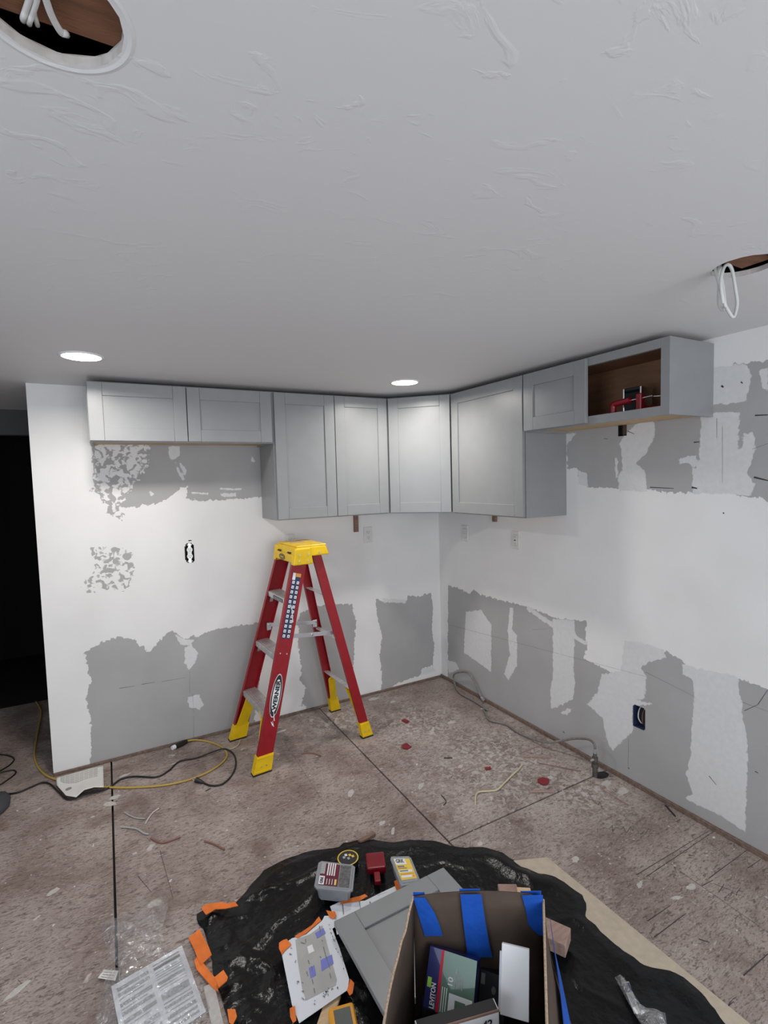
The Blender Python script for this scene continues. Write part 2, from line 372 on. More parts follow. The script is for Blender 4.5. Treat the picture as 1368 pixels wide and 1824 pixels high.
# ================================================================== WALLS
BX = -2.611
bg = [[(165,760),(166,872),(191,899),(225,904),(280,897),(303,885),(320,872),(334,865),(331,889),(354,892),(419,889),(470,884),(500,880),(500,760)],
 [(150,1162),(174,1147),(198,1137),(215,1135),(240,1139),(247,1149),(266,1161),(280,1147),(293,1130),(307,1123),(327,1139),(344,1132),(354,1135),(364,1127),(395,1120),(430,1114),(464,1109),(474,1120),(466,1180),(455,1260),(450,1340),(160,1420),(161,1358),(162,1283),(152,1246),(161,1215),(156,1188)],
 [(533,1093),(548,1085),(564,1079),(590,1075),(627,1077),(634,1105),(632,1136),(630,1181),(625,1231),(618,1275),(540,1285),(545,1256),(535,1256),(546,1225),(533,1212),(538,1190),(531,1154)],
 [(670,1065),(678,1071),(723,1071),(727,1062),(746,1062),(767,1056),(771,1079),(769,1128),(773,1143),(771,1185),(752,1191),(750,1202),(708,1217),(676,1240),(681,1212),(676,1166),(681,1136),(672,1098),(670,1082)]]
bm_ = [[(329,1154),(341,1147),(353,1164),(347,1181),(337,1193),(329,1181)],[(334,1242),(354,1237),(363,1256),(354,1264),(336,1259)],
 [(302,795),(320,794),(320,811),(307,822),(300,811)],[(312,821),(320,838),(330,853),(325,856),(315,838)],[(321,822),(333,838),(330,846),(321,832)],
 [(680,1066),(724,1068),(722,1074),(684,1073)],[(449,812),(454,818),(452,828),(447,820)],[(390,869),(430,870),(430,873),(390,872)],[(340,876),(372,878),(370,881),(342,879)],[(392,879),(420,878),(420,884),(395,885)],
 [(752,1191),(771,1187),(776,1195),(750,1203)],[(310,1128),(325,1138),(345,1140),(338,1150),(322,1148)],[(266,872),(274,880),(268,884)]]
bmo = [[(170,770),(265,780),(262,830),(240,862),(212,905),(188,912),(182,878),(163,874),(168,840)],[(184,899),(222,905),(220,925),(190,925)],
 [(157,974),(235,978),(238,1010),(236,1035),(222,1052),(185,1050),(150,1058),(144,1045),(155,1030),(172,1020),(170,1000)]]
HB = (-1.844, 1.168)
def rrect(cx, cz, w_, h_, r=.015, n=4):
    P = []
    for sx, sz, a0 in ((1, 1, 0), (-1, 1, PI/2), (-1, -1, PI), (1, -1, 1.5*PI)):
        for i in range(n+1): a = a0+i*PI/2/n; P.append((cx+sx*(w_/2-r)+r*math.cos(a), cz+sz*(h_/2-r)+r*math.sin(a)))
    return P
bs_ = [(213,1226,240,1222,.003),(252,1219,276,1215,.003),(288,1214,330,1207,.002),(345,1318,345,1275,.002),(338,1235,338,1195,.0015),(343,1236,345,1270,.0012)]
struct_back = wall_grid('wall_back', BX, 0, CEIL, lambda x, y: (bk(x, y).x, bk(x, y).z), lambda a, t, z: (a, t, z),
    {'grey': bg, 'mud': bm_, 'mottle': bmo}, [rrect(*HB, .052, .118, .018), rrect(HB[0]+.006, HB[1]+.075, .016, .008, .003)], .12,
    strokes(bs_, bk, (0, -.0006, 0)))
rg = [[(1005,740),(1011,835),(1030,835),(1030,859),(1046,868),(1103,870),(1154,871),(1193,878),(1255,877),(1288,876),(1333,886),(1390,890),(1400,636),(1349,645),(1324,647),(1273,656),(1255,700)],
 [(798,1043),(822,1050),(837,1058),(845,1050),(853,1058),(891,1069),(917,1075),(948,1084),(974,1094),(1000,1103),(1045,1106),(1042,1139),(1047,1150),(1040,1172),(1088,1198),(1109,1195),(1112,1145),(1145,1149),(1181,1160),(1216,1175),(1218,1186),(1316,1209),(1368,1228),(1420,1250),(1460,1640),(1368,1560),(1060,1400),(798,1215)]]
rm = [[(1249,735),(1247,800),(1243,833),(1234,835),(1234,879),(1288,879),(1337,883),(1345,860),(1330,845),(1340,820),(1347,790),(1340,770),(1325,772),(1322,800),(1315,800),(1318,735)],
 [(1262,656),(1329,648),(1339,670),(1329,716),(1262,722)],
 [(1139,750),(1166,750),(1166,779),(1151,806),(1133,826),(1145,835),(1151,847),(1152,875),(1103,874),(1100,850),(1109,838),(1106,800),(1103,791),(1115,773)],
 [(1209,818),(1222,812),(1240,812),(1245,832),(1234,832),(1228,824),(1210,826)],[(1008,772),(1026,772),(1017,785),(1008,795)],[(1352,660),(1368,655),(1368,700),(1358,690)],
 [(1030,838),(1046,842),(1047,868),(1030,862)],[(1096,815),(1100,815),(1100,850),(1096,855)],
 [(830,1090),(856,1086),(875,1113),(875,1197),(853,1181),(826,1162)],
 [(908,1083),(915,1083),(912,1121),(921,1132),(921,1185),(906,1212),(898,1200),(908,1166),(904,1124)],
 [(985,1102),(1023,1106),(1024,1130),(1021,1190),(1024,1219),(1021,1246),(982,1263),(980,1231),(985,1198)],
 [(940,1078),(978,1105),(1046,1143),(1046,1150),(978,1114),(938,1086)],
 [(1112,1141),(1145,1145),(1182,1158),(1187,1172),(1157,1178),(1142,1189),(1151,1207),(1149,1243),(1130,1246),(1163,1255),(1127,1258),(1127,1303),(1091,1337),(1082,1321),(1073,1279),(1061,1267),(1046,1255),(1055,1243),(1064,1234),(1072,1201),(1106,1195)],
 [(1216,1184),(1315,1206),(1315,1234),(1322,1249),(1322,1279),(1331,1309),(1332,1350),(1330,1383),(1327,1482),(1282,1452),(1237,1431),(1216,1421),(1233,1416),(1222,1380),(1230,1347),(1233,1285),(1237,1243),(1234,1210),(1216,1201)],
 [(999,1270),(1010,1262),(1020,1262),(1010,1274)],[(795,1175),(812,1180),(818,1192),(800,1200)]]
HR = (-1.707, .362)
rs_ = [(1158,868,1200,870,.006),(1236,788,1246,787,.008),(1232,868,1242,870,.012),(1288,913,1290,915,.009),(1118,768,1130,773,.005),(1076,781,1083,782,.004),(1345,740,1368,739,.008),(1343,850,1368,856,.010),(1277,745,1277,780,.002),(1287,760,1287,860,.0015),
 (1003,1303,1006,1306,.009),(1119,1367,1121,1370,.008),(1119,1365,1120,1315,.0015),(1345,1374,1351,1377,.006),(1263,1382,1276,1398,.005),(800,1113,1150,1205,.0015),(1150,1197,1236,1240,.0015),(1320,1250,1368,1267,.0015),
 (948,1122,975,1120,.0012),(1326,1266,1350,1255,.003),(1350,1255,1368,1228,.003),(1340,800,1368,790,.0015),(1320,680,1323,683,.008),(1285,687,1289,690,.012)]
struct_right = wall_grid('wall_right', -2.75, 0, CEIL, lambda x, y: (rt(x, y).y, rt(x, y).z), lambda a, t, z: (t, a, z),
    {'grey': rg, 'mud': rm, 'mottle': []}, [rrect(*HR, .066, .115, .014), rrect(-1.61, 1.80, .05, .06, .004)], .12,
    strokes(rs_, rt, (-.0006, 0, 0)))
# outlet cavity behind the drywall is dark stud space
b = MB(); b.box((-2.75, 0, 0), (-2.75, 0, 0), 'roomwall'); 
m2 = MB().box((0, -5.0, 0), (.12, -2.75, CEIL), 'roomwall').build('wall_right'); struct(m2)
# front wall with an assumed window opening, unseen behind the camera, added for daylight
b = MB()
X0, X1 = -4.3, .0
b.box((X0, -5.12, 0), (-2.8, -5.0, CEIL), 'roomwall'); b.box((-.3, -5.12, 0), (X1, -5.0, CEIL), 'roomwall')
b.box((-2.8, -5.12, 0), (-.3, -5.0, .5), 'roomwall'); b.box((-2.8, -5.12, 1.98), (-.3, -5.0, CEIL), 'roomwall')
struct(b.build('wall_front'))
b = MB()
for lo, hi in (((-2.8, -5.06, .5), (-2.74, -5.0, 1.98)), ((-.36, -5.06, .5), (-.3, -5.0, 1.98)), ((-2.74, -5.06, .5), (-.36, -5.0, .56)), ((-2.74, -5.06, 1.92), (-.36, -5.0, 1.98)), ((-1.57, -5.06, .56), (-1.53, -5.0, 1.92))): b.box(lo, hi, 'white', .003)
struct(b.build('assumed_window_1'))  # frame added around the assumed front window, which is out of view
# left wall with an assumed, unseen side window, added for daylight
b = MB()
b.box((-4.42, -5.0, 0), (-4.3, -4.1, CEIL), 'roomwall'); b.box((-4.42, -2.5, 0), (-4.3, 2.6, CEIL), 'roomwall')
b.box((-4.42, -4.1, 0), (-4.3, -2.5, .55), 'roomwall'); b.box((-4.42, -4.1, 1.95), (-4.3, -2.5, CEIL), 'roomwall')
struct(b.build('wall_left'))
b = MB()
for lo, hi in (((-4.36, -4.1, .55), (-4.3, -4.04, 1.95)), ((-4.36, -2.56, .55), (-4.3, -2.5, 1.95)), ((-4.36, -4.04, .55), (-4.3, -2.56, .61)), ((-4.36, -4.04, 1.89), (-4.3, -2.56, 1.95))): b.box(lo, hi, 'white', .003)
struct(b.build('assumed_window_2'))  # frame added around the assumed side window, also out of view
# hall beyond the end of the back wall: a dark doorway into an unlit room
b = MB()
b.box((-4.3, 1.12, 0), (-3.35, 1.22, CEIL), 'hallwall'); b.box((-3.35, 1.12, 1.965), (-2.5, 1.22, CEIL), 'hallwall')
b.box((-2.60, .12, 0), (-2.48, 2.6, CEIL), 'unlit_black')
b.box((-4.3, 2.5, 0), (-2.48, 2.6, CEIL), 'unlit_black'); b.box((-4.3, 1.22, 0.003), (-2.6, 2.5, .006), 'unlit_black'); b.box((-4.29, 1.22, 0), (-4.27, 2.5, CEIL), 'unlit_black')
b.box((-4.3, 1.22, CEIL-.02), (-2.6, 2.5, CEIL-.005), 'unlit_black')
struct(b.build('wall_hall'))

# ================================================================== CEILING with two open light cut-outs
HOLES = [(-2.303, -2.535, .0765), (-.713, -2.500, .0785)]
pts = [(-4.42, -5.12), (.12, -5.12), (.12, 2.6), (-4.42, 2.6)]; edges = [(0, 1), (1, 2), (2, 3), (3, 0)]; rings = []
for hi_, (cx, cy, r) in enumerate(HOLES):
    o = len(pts); n = 72; ring = []
    for i in range(n):
        a = 2*PI*i/n; rr = r*(1+.018*noise.noise(Vector((6*math.cos(a), 6*math.sin(a), hi_*5))) + (.03*random.random() if hi_ == 0 and i % 5 == 0 else 0))
        pts.append((cx+rr*math.cos(a), cy+rr*math.sin(a))); ring.append(o+i); edges.append((o+i, o+(i+1) % n))
    rings.append(ring)
vo, eo, fo, ov, oe, of = delaunay_2d_cdt([Vector(p) for p in pts], edges, [], 2, 1e-6)
b = MB(); fk = []
for f in fo:
    c = sum((Vector(vo[i]) for i in f), Vector((0, 0)))/len(f)
    if all((c.x-h[0])**2+(c.y-h[1])**2 > (h[2]*.97)**2 for h in HOLES): fk.append(tuple(reversed(f)))
b.add([(v.x, v.y, CEIL) for v in vo], fk, 'ceiling')
TH = .014
b.add([(v.x, v.y, CEIL+TH) for v in vo], [tuple(reversed(f)) for f in fk], 'plaster')
for ring in rings:
    n = len(ring); P = [pts[i] for i in ring]
    b.add([(x, y, CEIL) for x, y in P]+[(x, y, CEIL+TH) for x, y in P], [(i, (i+1) % n, n+(i+1) % n, n+i) for i in range(n)], 'plaster')
cx, cy, r = HOLES[0]    # shallow raised ring of compound where an old trim sat
for i in range(64):
    a0 = 2*PI*i/64; a1 = 2*PI*(i+1)/64
    q = lambda a, rr, z: (cx+rr*math.cos(a), cy+rr*math.sin(a), z)
    b.quad(q(a0, r*1.16, CEIL-.0001), q(a1, r*1.16, CEIL-.0001), q(a1, r*1.10, CEIL-.0011), q(a0, r*1.10, CEIL-.0011), 'ceiling')
    b.quad(q(a0, r*1.10, CEIL-.0011), q(a1, r*1.10, CEIL-.0011), q(a1, r*1.03, CEIL-.0001), q(a0, r*1.03, CEIL-.0001), 'ceiling')
struct(b.build('ceiling'))
# attic above: joists, and a box coloured black for its darkness
b = MB(); b.box((-4.5, -5.2, CEIL+.30), (.2, 2.7, CEIL+.32), 'unlit_black')
for xx in (-4.5, .18): b.box((xx, -5.2, CEIL+TH), (xx+.02, 2.7, CEIL+.3), 'unlit_black')
for yy in (-5.2, 2.68): b.box((-4.5, yy, CEIL+TH), (.2, yy+.02, CEIL+.3), 'unlit_black')
struct(b.build('attic_box'))
for i, (y0, y1) in enumerate(((-2.625, -2.585), (-2.585, -2.545))):
    pass
b = MB(); b.box((-2.9, -2.600, CEIL+TH+.001), (-1.9, -2.497, CEIL+.16), 'joist', .002); struct(b.build('trim_2'))
b = MB(); b.box((-1.2, -2.545, CEIL+TH+.001), (-.66, -2.467, CEIL+.16), 'joist', .002); struct(b.build('trim_3'))

# ================================================================== FLOOR: sheets of board with open seams
b = MB(); G = .0045
xs = [-4.42, -3.614, -2.330, -1.048, 0]; 
b.box((-4.42, -5.12, -.05), (.12, 2.6, -.03), 'seamdark')
def sheet(x0, x1, y0, y1):
    b.box((x0+G, y0+G, -.018), (x1-G, y1-G, 0), 'floor')
cols = {0: [-5.12, -2.7, 2.6], 1: [-5.12, -3.6, -1.2, 2.6], 2: [-5.12, -2.9, 0.5], 3: [-5.12, -3.97, -1.528, .9]}
for i in range(4):
    ys = {0: [-5.12, 2.6], 1: [-5.12, 2.6], 2: [-5.12, .12], 3: [-5.12, -1.528, .12]}[i]
    for a, c in zip(ys[:-1], ys[1:]): sheet(xs[i], xs[i+1], a, c)
# pencil and marker lines
PL = [(1133,1559,1263,1480,.004),(1151,1562,1273,1480,.004),(1262,1565,1331,1514,.004),(1331,1547,1355,1531,.004),(1201,1545,1368,1661,.003),(1153,1641,1194,1613,.005),(1165,1670,1222,1627,.005),
 (1324,1738,1368,1699,.006),(1286,1802,1307,1784,.004),(1201,1545,1213,1548,.003),(1201,1545,1206,1556,.003),(1245,1673,1264,1679,.008),(1226,1523,1238,1525,.006),
 (200,1397,330,1366,.003),(330,1366,560,1300,.003),(560,1300,640,1270,.002),(285,1515,308,1600,.003),(245,1560,270,1590,.003),(1250,1578,1270,1568,.005),(1273,1575,1313,1590,.004),(1280,1590,1290,1575,.004),
 (505,1320,590,1450,.002),(350,1290,345,1310,.002),(1110,1320,1170,1450,.0)]
random.seed(3)
def scrib(x0, y0, x1, y1, n, amp):
    px, py = x0, y0
    for i in range(1, n+1):
        t = i/n; x = x0+(x1-x0)*t+random.uniform(-3, 3); y = y0+(y1-y0)*t+random.uniform(-amp, amp); PL.append((px, py, x, y, .003)); px, py = x, y
scrib(1078, 1475, 1165, 1482, 22, 7); scrib(1045, 1410, 1075, 1440, 8, 6); scrib(1290, 1600, 1320, 1585, 6, 5); scrib(1280, 1830, 1310, 1770, 5, 6)
for _ in range(70):
    x = random.uniform(0, 1368); y = random.uniform(1330, 1824); a = random.uniform(0, 6.3); l = random.uniform(4, 15)
    p = fl(x, y)
    if p.y > -.05 or p.x > -.05: continue
    PL.append((x, y, x+l*math.cos(a), y+l*math.sin(a), .002))
vs, fs = strokes([p for p in PL if p[4] > 0], fl, (0, 0, .0006)); b.add(vs, fs, 'pencil')
def blob(px, py, rx, ry, k='plaster', rot=0.):
    c = fl(px, py, .0008); n = 16; P = []
    for i in range(n):
        a = 2*PI*i/n; s_ = 1+.55*noise.noise(Vector((px*.1+2*math.cos(a), py*.1+2*math.sin(a), 0)))
        x = rx*s_*math.cos(a); y = ry*s_*math.sin(a); P.append((c.x+x*math.cos(rot)-y*math.sin(rot), c.y+x*math.sin(rot)+y*math.cos(rot), .0008))
    b.poly(P, k)
for px, py, rx, ry, rot in ((1025,1531,.030,.022,.4),(205,1420,.04,.03,.2),(195,1432,.03,.05,.9),(222,1381,.045,.02,.3),(165,1455,.015,.01,0),(804,1287,.055,.03,.2),(770,1302,.09,.015,.8),(625,1413,.05,.025,.9),(585,1290,.055,.025,.5),
    (500,1303,.06,.02,.1),(665,1245,.06,.03,.1),(700,1250,.04,.02,.1),(440,1330,.0,.0,0),(680,1466,.03,.02,.5),(700,1480,.04,.012,.9),(855,1503,.025,.015,.5),(1140,1575,.04,.012,.3),(1206,1599,.04,.012,-.4),(1232,1580,.035,.02,.1),
    (30,1765,.06,.02,.6),(95,1588,.04,.018,.6),(65,1635,.02,.01,.6),(860,1262,.03,.02,.2),(980,1385,.03,.02,.2),(560,1520,.03,.008,.9),(1080,1395,.05,.03,.2),(1110,1410,.06,.03,.3),(795,1205,.03,.02,0),(820,1365,.03,.02,.5),(750,1400,.05,.02,.7),(310,1360,.03,.01,.2),(240,1520,.015,.01,0)):
    if rx: blob(px, py, rx*.62, ry*.62, rot=rot)
random.seed(11)
for _ in range(230):
    x = random.uniform(350, 1368); y = random.uniform(1215, 1600); p = fl(x, y)
    if p.y > -.04 or p.x > -.04: continue
    s_ = random.uniform(.002, .006); blob(x, y, s_, s_*random.uniform(.4, 1), rot=random.uniform(0, 3))
struct(b.build('floor'))
# exposed sole strips under the drywall
b = MB(); b.box((BX, -.012, 0), (-.012, 0, .016), 'trimw', .002); struct(b.build('baseboard_back'))
b = MB(); b.box((-.014, -4.9, 0), (0, 0, .022), 'trimw', .002); struct(b.build('baseboard_right'))

# ================================================================== CABINETS
TOP, TALL, LOW, DEP, DT = 2.117, .762, .305, .305, .019
def shaker(mb, W, H, T, st=.066, k='cab', t=DT):
    """door: width along X from 0, height Z from 0, back at y=0, front at y=-t"""
    g = .0004
    mb.box((0, -t, 0), (st, 0, H), k, .0014, T); mb.box((W-st, -t, 0), (W, 0, H), k, .0014, T)
    mb.box((st+g, -t, H-st), (W-st-g, 0, H), k, .0014, T); mb.box((st+g, -t, 0), (W-st-g, 0, st), k, .0014, T)
    mb.box((st-.002, -t+.0075, st-.002), (W-st+.002, -.003, H-st+.002), k, 0, T)
def cabinet(label, loc, rot, W, H, ndoor, doors, open_right=False, group=None):
    root = thing('wall_cabinet', label, 'cabinet', loc, rot, group)
    b = MB(); p = .016
    b.box((0, -DEP+.019, 0), (p, 0, H), 'cab', .0008); b.box((W-p, -DEP+.019, 0), (W, 0, H), 'cab', .0008)
    b.box((p, -DEP+.019, H-p), (W-p, 0, H), 'cabin'); b.box((p, -DEP+.019, .010), (W-p, 0, .010+p), 'wood'); b.box((p, -.010, .026), (W-p, -.002, H-p), 'cabin')
    b.build('cabinet_box', root)
    b = MB(); y0 = -DEP; y1 = -DEP+.019; s = .038
    b.box((0, y0, 0), (s, y1, H), 'cab', .0008); b.box((W-s, y0, 0), (W, y1, H), 'cab', .0008)
    b.box((s, y0, 0), (W-s, y1, s), 'cab', .0008); b.box((s, y0, H-s), (W-s, y1, H), 'cab', .0008)
    b.build('face_frame', root)
    for (x0, x1) in doors:
        d = MB(); shaker(d, x1-x0, H-.012, Matrix.Translation((x0, -DEP-.0015, .006))); d.build('door', root)
    return root
g_ = .003
W1 = 2.332-1.388
cabinet('short grey two-door wall cabinet, leftmost, above the bare patched wall', (-2.332, 0, TOP-LOW), 0, W1, LOW, 2, [(g_, 2.332-1.864-.002), (2.332-1.864+.002, W1-.010)])
W2 = 1.388-.612
cabinet('tall grey two-door shaker wall cabinet above and behind the red ladder', (-1.388, 0, TOP-TALL), 0, W2, TALL, 2, [(.008, 1.388-.997-.002), (1.388-.997+.002, W2-.014)])
W3 = 1.258-.612
cabinet('wide single-door grey wall cabinet right of the angled corner cabinet', (0, -.612, TOP-TALL), -PI/2, W3, TALL, 1, [(.014, W3-.006)])
W4 = 2.04-1.258
c4 = cabinet('short grey cabinet at far right with one door missing and bare wood inside', (0, -1.258, TOP-LOW), -PI/2, W4, LOW, 2, [(.003, 1.655-1.258)])
# corner cabinet with a 45 degree face
cc = thing('corner_cabinet', 'grey angled corner wall cabinet with one tall door, between the two runs', 'cabinet', (0, 0, TOP-TALL))
C_ = .610
b = MB(); P = [(0, 0), (-C_, 0), (-C_, -DEP), (-DEP, -C_), (0, -C_)]
b.add([(x, y, 0) for x, y in P]+[(x, y, TALL) for x, y in P], [(0, 1, 2, 3, 4), (9, 8, 7, 6, 5)]+[(i, 5+i, 5+(i+1) % 5, (i+1) % 5) for i in range(5)], 'cab')
b.build('cabinet_box', cc)
FW = (C_-DEP)*math.sqrt(2); T = Matrix.Translation((-C_, -DEP, .006)) @ Matrix.Rotation(-PI/4, 4, 'Z') @ Matrix.Translation((.012, -.0015, 0))
d = MB(); shaker(d, FW-.024, TALL-.012, T); d.build('door', cc)

# wood spacers hanging below the cabinets
b = MB(); b.box((-.738, -.020, 1.215), (-.706, -.001, TOP-TALL-.002), 'brownwood', .001); tag(b.build('wood_strip', loc=(-.722, -.01, 1.215)), 'brown wood strip hanging below the tall two-door cabinet', 'wood scrap')
b = MB(); b.box((-.020, -.680, 1.282), (-.001, -.648, TOP-TALL-.002), 'brownwood', .001); tag(b.build('wood_block', loc=(-.01, -.664, 1.282)), 'short brown wood block below the wide single-door cabinet', 'wood scrap')

# red clamps and a chrome cup inside the open cabinet
z0 = TOP-LOW+.0265
cl = thing('bar_clamp', 'red plastic handled clamp lying in the open cabinet', 'clamp', (-.24, -1.80, z0))
b = MB(); b.tube([(-.01, .055, .0), (-.01, .055, .045), (-.01, .045, .055), (-.01, -.03, .062)], .014, 'redplastic', 10); b.build('handle', cl)
b = MB(); b.tube([(-.01, -.02, .060), (-.005, -.13, .066)], .004, 'chrome', 8, 1); b.tube([(-.005, -.10, .066), (.03, -.2, .060)], .003, 'chrome', 8, 1); b.build('bar', cl)
b = MB(); b.box((-.02, -.085, 0), (.008, -.06, .085), 'redplastic', .004); b.build('jaw', cl)
b = MB()
b.box((-.04, -.045, 0), (.04, -.038, .125), 'chrome', .002); b.box((-.04, .038, 0), (.04, .045, .125), 'chrome', .002); b.box((-.04, -.038, .112), (.04, .038, .125), 'slot', .002); b.box((.02, -.038, 0), (.03, .038, .112), 'slot')
o = b.build('metal_bracket'); o.location = (-.16, -1.80, z0); tag(o, 'chrome U-shaped metal bracket behind the red clamp in the open cabinet', 'bracket')
b = MB(); b.tube([(-.22, -1.87, z0+.016), (-.2, -1.93, z0+.016), (-.2, -1.965, z0+.016)], .015, 'redplastic', 10)
b.tube([(-.2, -1.96, z0+.02), (-.16, -1.99, z0+.03)], .005, 'chrome', 8, 1)
tag(b.build('hand_tool', loc=(-.2, -1.93, z0)), 'dark red handled tool at the right end of the open cabinet', 'tool')

# ================================================================== RECESSED LIGHTS
for i, (x, y) in enumerate(LAMPS):
    L_ = thing('recessed_light', ['lit round ceiling light nearest the dark hallway, above the leftmost cabinet', 'lit round ceiling light in front of the corner cabinet'][i], 'ceiling light', (x, y, CEIL))
    b = MB(); n = 48; rr = [(.086, 0), (.086, -.003), (.080, -.006), (.074, -.005)]
    vs = [(r*math.cos(2*PI*j/n), r*math.sin(2*PI*j/n), z) for r, z in rr for j in range(n)]
    b.add(vs, [(k*n+j, k*n+(j+1) % n, (k+1)*n+(j+1) % n, (k+1)*n+j) for k in range(3) for j in range(n)], 'white', True); b.build('trim_ring', L_)
    b = MB(); b.disc((0, 0, -.0048), (1, 0, 0), (0, -1, 0), .0745, .0745, 'lens', n); b.build('lens', L_)
    area('recessed_lamp_glow', (x, y, CEIL-.009), (x, y, 0), .14, .14, [10.5, 9.5][i], (1, .955, .90), 'DISK', math.radians(165))

# ================================================================== ELECTRICAL
def outlet_plate(label, loc, rot, kind, group=None):
    r = thing('wall_outlet', label, 'wall outlet', loc, rot, group)
    b = MB(); b.box((-.035, -.006, -.0575), (.035, 0, .0575), 'cover', .002); b.build('cover_plate', r)
    b = MB()
    if kind == 'duplex':
        for z in (-.0195, .0195):
            b.box((-.0165, -.0085, z-.0145), (.0165, -.005, z+.0145), 'cover', .003)
            for x in (-.0065, .0055): b.box((x, -.0092, z-.002), (x+.0018, -.0084, z+.007), 'slot')
            b.box((-.002, -.0092, z-.010), (.002, -.0084, z-.006), 'slot')
        b.box((-.002, -.0075, -.002), (.002, -.0062, .002), 'steel')
    else:
        b.box((-.0168, -.009, -.0335), (.0168, -.0055, .0335), 'cover', .0012)
        b.box((-.0178, -.0064, -.0345), (.0178, -.0060, .0345), 'slot')
        if kind == 'gfci':
            for z in (-.021, .021):
                for x in (-.0065, .0055): b.box((x, -.0096, z-.003), (x+.0018, -.0089, z+.005), 'slot')
            b.box((-.007, -.0105, -.0035), (.007, -.0085, .0035), 'slot', .0005)
        else: b.box((-.013, -.0095, -.001), (.013, -.0088, .0003), 'slot')
    b.build('receptacle', r); return r
outlet_plate('white covered duplex outlet on the back wall, just right of the hanging wood strip', (-.625, -.0005, 1.186), 0, 'duplex')
outlet_plate('outlet plate on the back wall mostly hidden by the ladder top', (-1.214, -.0005, 1.178), 0, 'duplex')
outlet_plate('white plate on the right wall nearest the room corner', (-.0005, -.335, 1.177), -PI/2, 'rocker')
outlet_plate('white plate on the right wall below the wide cabinet, farther from the corner', (-.0005, -.852, 1.175), -PI/2, 'gfci')
# bare duplex receptacle in the back wall
r = thing('bare_outlet', 'uncovered white duplex receptacle in a black box, left of the ladder', 'wall outlet', (HB[0], .0, HB[1]))
b = MB(); w_, h_ = .050, .114
b.box((-w_/2, .045, -h_/2), (w_/2, .048, h_/2), 'slot')
for lo, hi in (((-w_/2-.003, .003, -h_/2), (-w_/2, .048, h_/2)), ((w_/2, .003, -h_/2), (w_/2+.003, .048, h_/2)), ((-w_/2, .003, -h_/2-.003), (w_/2, .048, -h_/2)), ((-w_/2, .003, h_/2), (w_/2, .048, h_/2+.003))): b.box(lo, hi, 'slot')
b.build('electrical_box', r)
b = MB()
for z in (-.020, .020):
    b.tube([(0, .006, z), (0, -.003, z)], .0165, 'white', 24, 1)
    for x in (-.0065, .0055): b.box((x, -.0037, z-.001), (x+.0018, -.0029, z+.007), 'slot')
    b.box((-.002, -.0037, z-.010), (.002, -.0029, z-.006), 'slot')
b.box((-.012, -.001, -.022), (.012, .01, .022), 'white', .002); b.build('receptacle', r)
for s in (-1, 1):
    b = MB(); b.box((-.008, .000, s*.046-.012), (.008, .002, s*.046+.012), 'steel')
    for x in (-1, 1): b.tube([(x*.004, .001, s*.040), (x*.010, 0, s*.048), (x*.014, .0, s*.052)], .0028, 'steel', 8, 3)
    b.build('mounting_yoke', r)
# cut-out box low on the right wall
r = thing('outlet_box', 'open metal outlet box with bare wires low on the right wall', 'outlet box', (0, HR[0], HR[1]))
b = MB(); w_, h_ = .064, .112
b.box((.05, -w_/2, -h_/2), (.053, w_/2, h_/2), 'felt')
for lo, hi in (((.003, -w_/2-.002, -h_/2), (.053, -w_/2, h_/2)), ((.003, w_/2, -h_/2), (.053, w_/2+.002, h_/2)), ((.003, -w_/2, -h_/2-.002), (.053, w_/2, -h_/2)), ((.003, -w_/2, h_/2), (.053, w_/2, h_/2+.002))): b.box(lo, hi, 'navy')
b.build('box_body', r)
b = MB(); b.tube([(.045, .01, .05), (.02, .012, .03), (.008, .008, -.005), (.015, -.002, -.03), (.04, .0, -.04)], .0028, 'wcable', 8); b.tube([(.045, -.01, .05), (.02, -.008, .02), (.012, -.012, -.02), (.03, -.01, -.045)], .0022, 'copper', 8)
b.build('wire', r)
b = MB(); b.box((.045, -1.66, 1.75), (.09, -1.58, 1.85), 'brownwood'); struct(b.build('trim_4'))

# cable loops in the ceiling holes
Yp = -2.50
b = MB(); z_in = .06
def loopc(pp, Y=-2.455): return [bk(x, y, Y) for x, y in pp]
P = loopc([(1278,473),(1281,500),(1280,535),(1284,550),(1289,551),(1291,538),(1287,505),(1283,482),(1281,470)]); P[0].z += .07; P[-1].z += .07
b.tube(P, .0042, 'wcable', 10)
P = loopc([(1288,540),(1284,505),(1288,480),(1296,471),(1304,481),(1310,515),(1313,540),(1309,560),(1304,564),(1294,548),(1289,535)], -2.472); P.append(P[-1]+Vector((0, .03, .12)))
b.tube(P, .0045, 'wcable', 10)
tag(b.build('cable_loop', loc=(-.75, -2.5, CEIL-.05)), 'white electrical cable looped down from the ceiling hole at right', 'cable')
b = MB()
def hp(px, py, z): return fl(px, py, z)
def flatcable(P, wx, k):
    b.tube(P, .0035, k, 8); b.tube([p+Vector((wx, wx*.3, 0)) for p in P], .0035, k, 8)
P = [hp(58,-40,2.147), hp(54,-8,2.147), hp(46,18,2.147), hp(41,33,2.150), hp(42,38,2.20)]; flatcable(P, .006, 'wcable')
P = [hp(70,-40,2.147), hp(82,0,2.147), hp(93,30,2.147), hp(108,56,2.148), hp(117,60,2.154), hp(119,62,2.20)]; b.tube(P, .0042, 'wcable', 8)
P = [hp(60,-20,2.148), hp(60,20,2.149), hp(66,42,2.156), hp(66,44,2.2)]; b.tube(P, .003, 'wcable', 8)
tag(b.build('cable_bundle', loc=(-2.33, -2.53, CEIL+.03)), 'white electrical cables dangling inside the round ceiling hole at top left', 'cable')

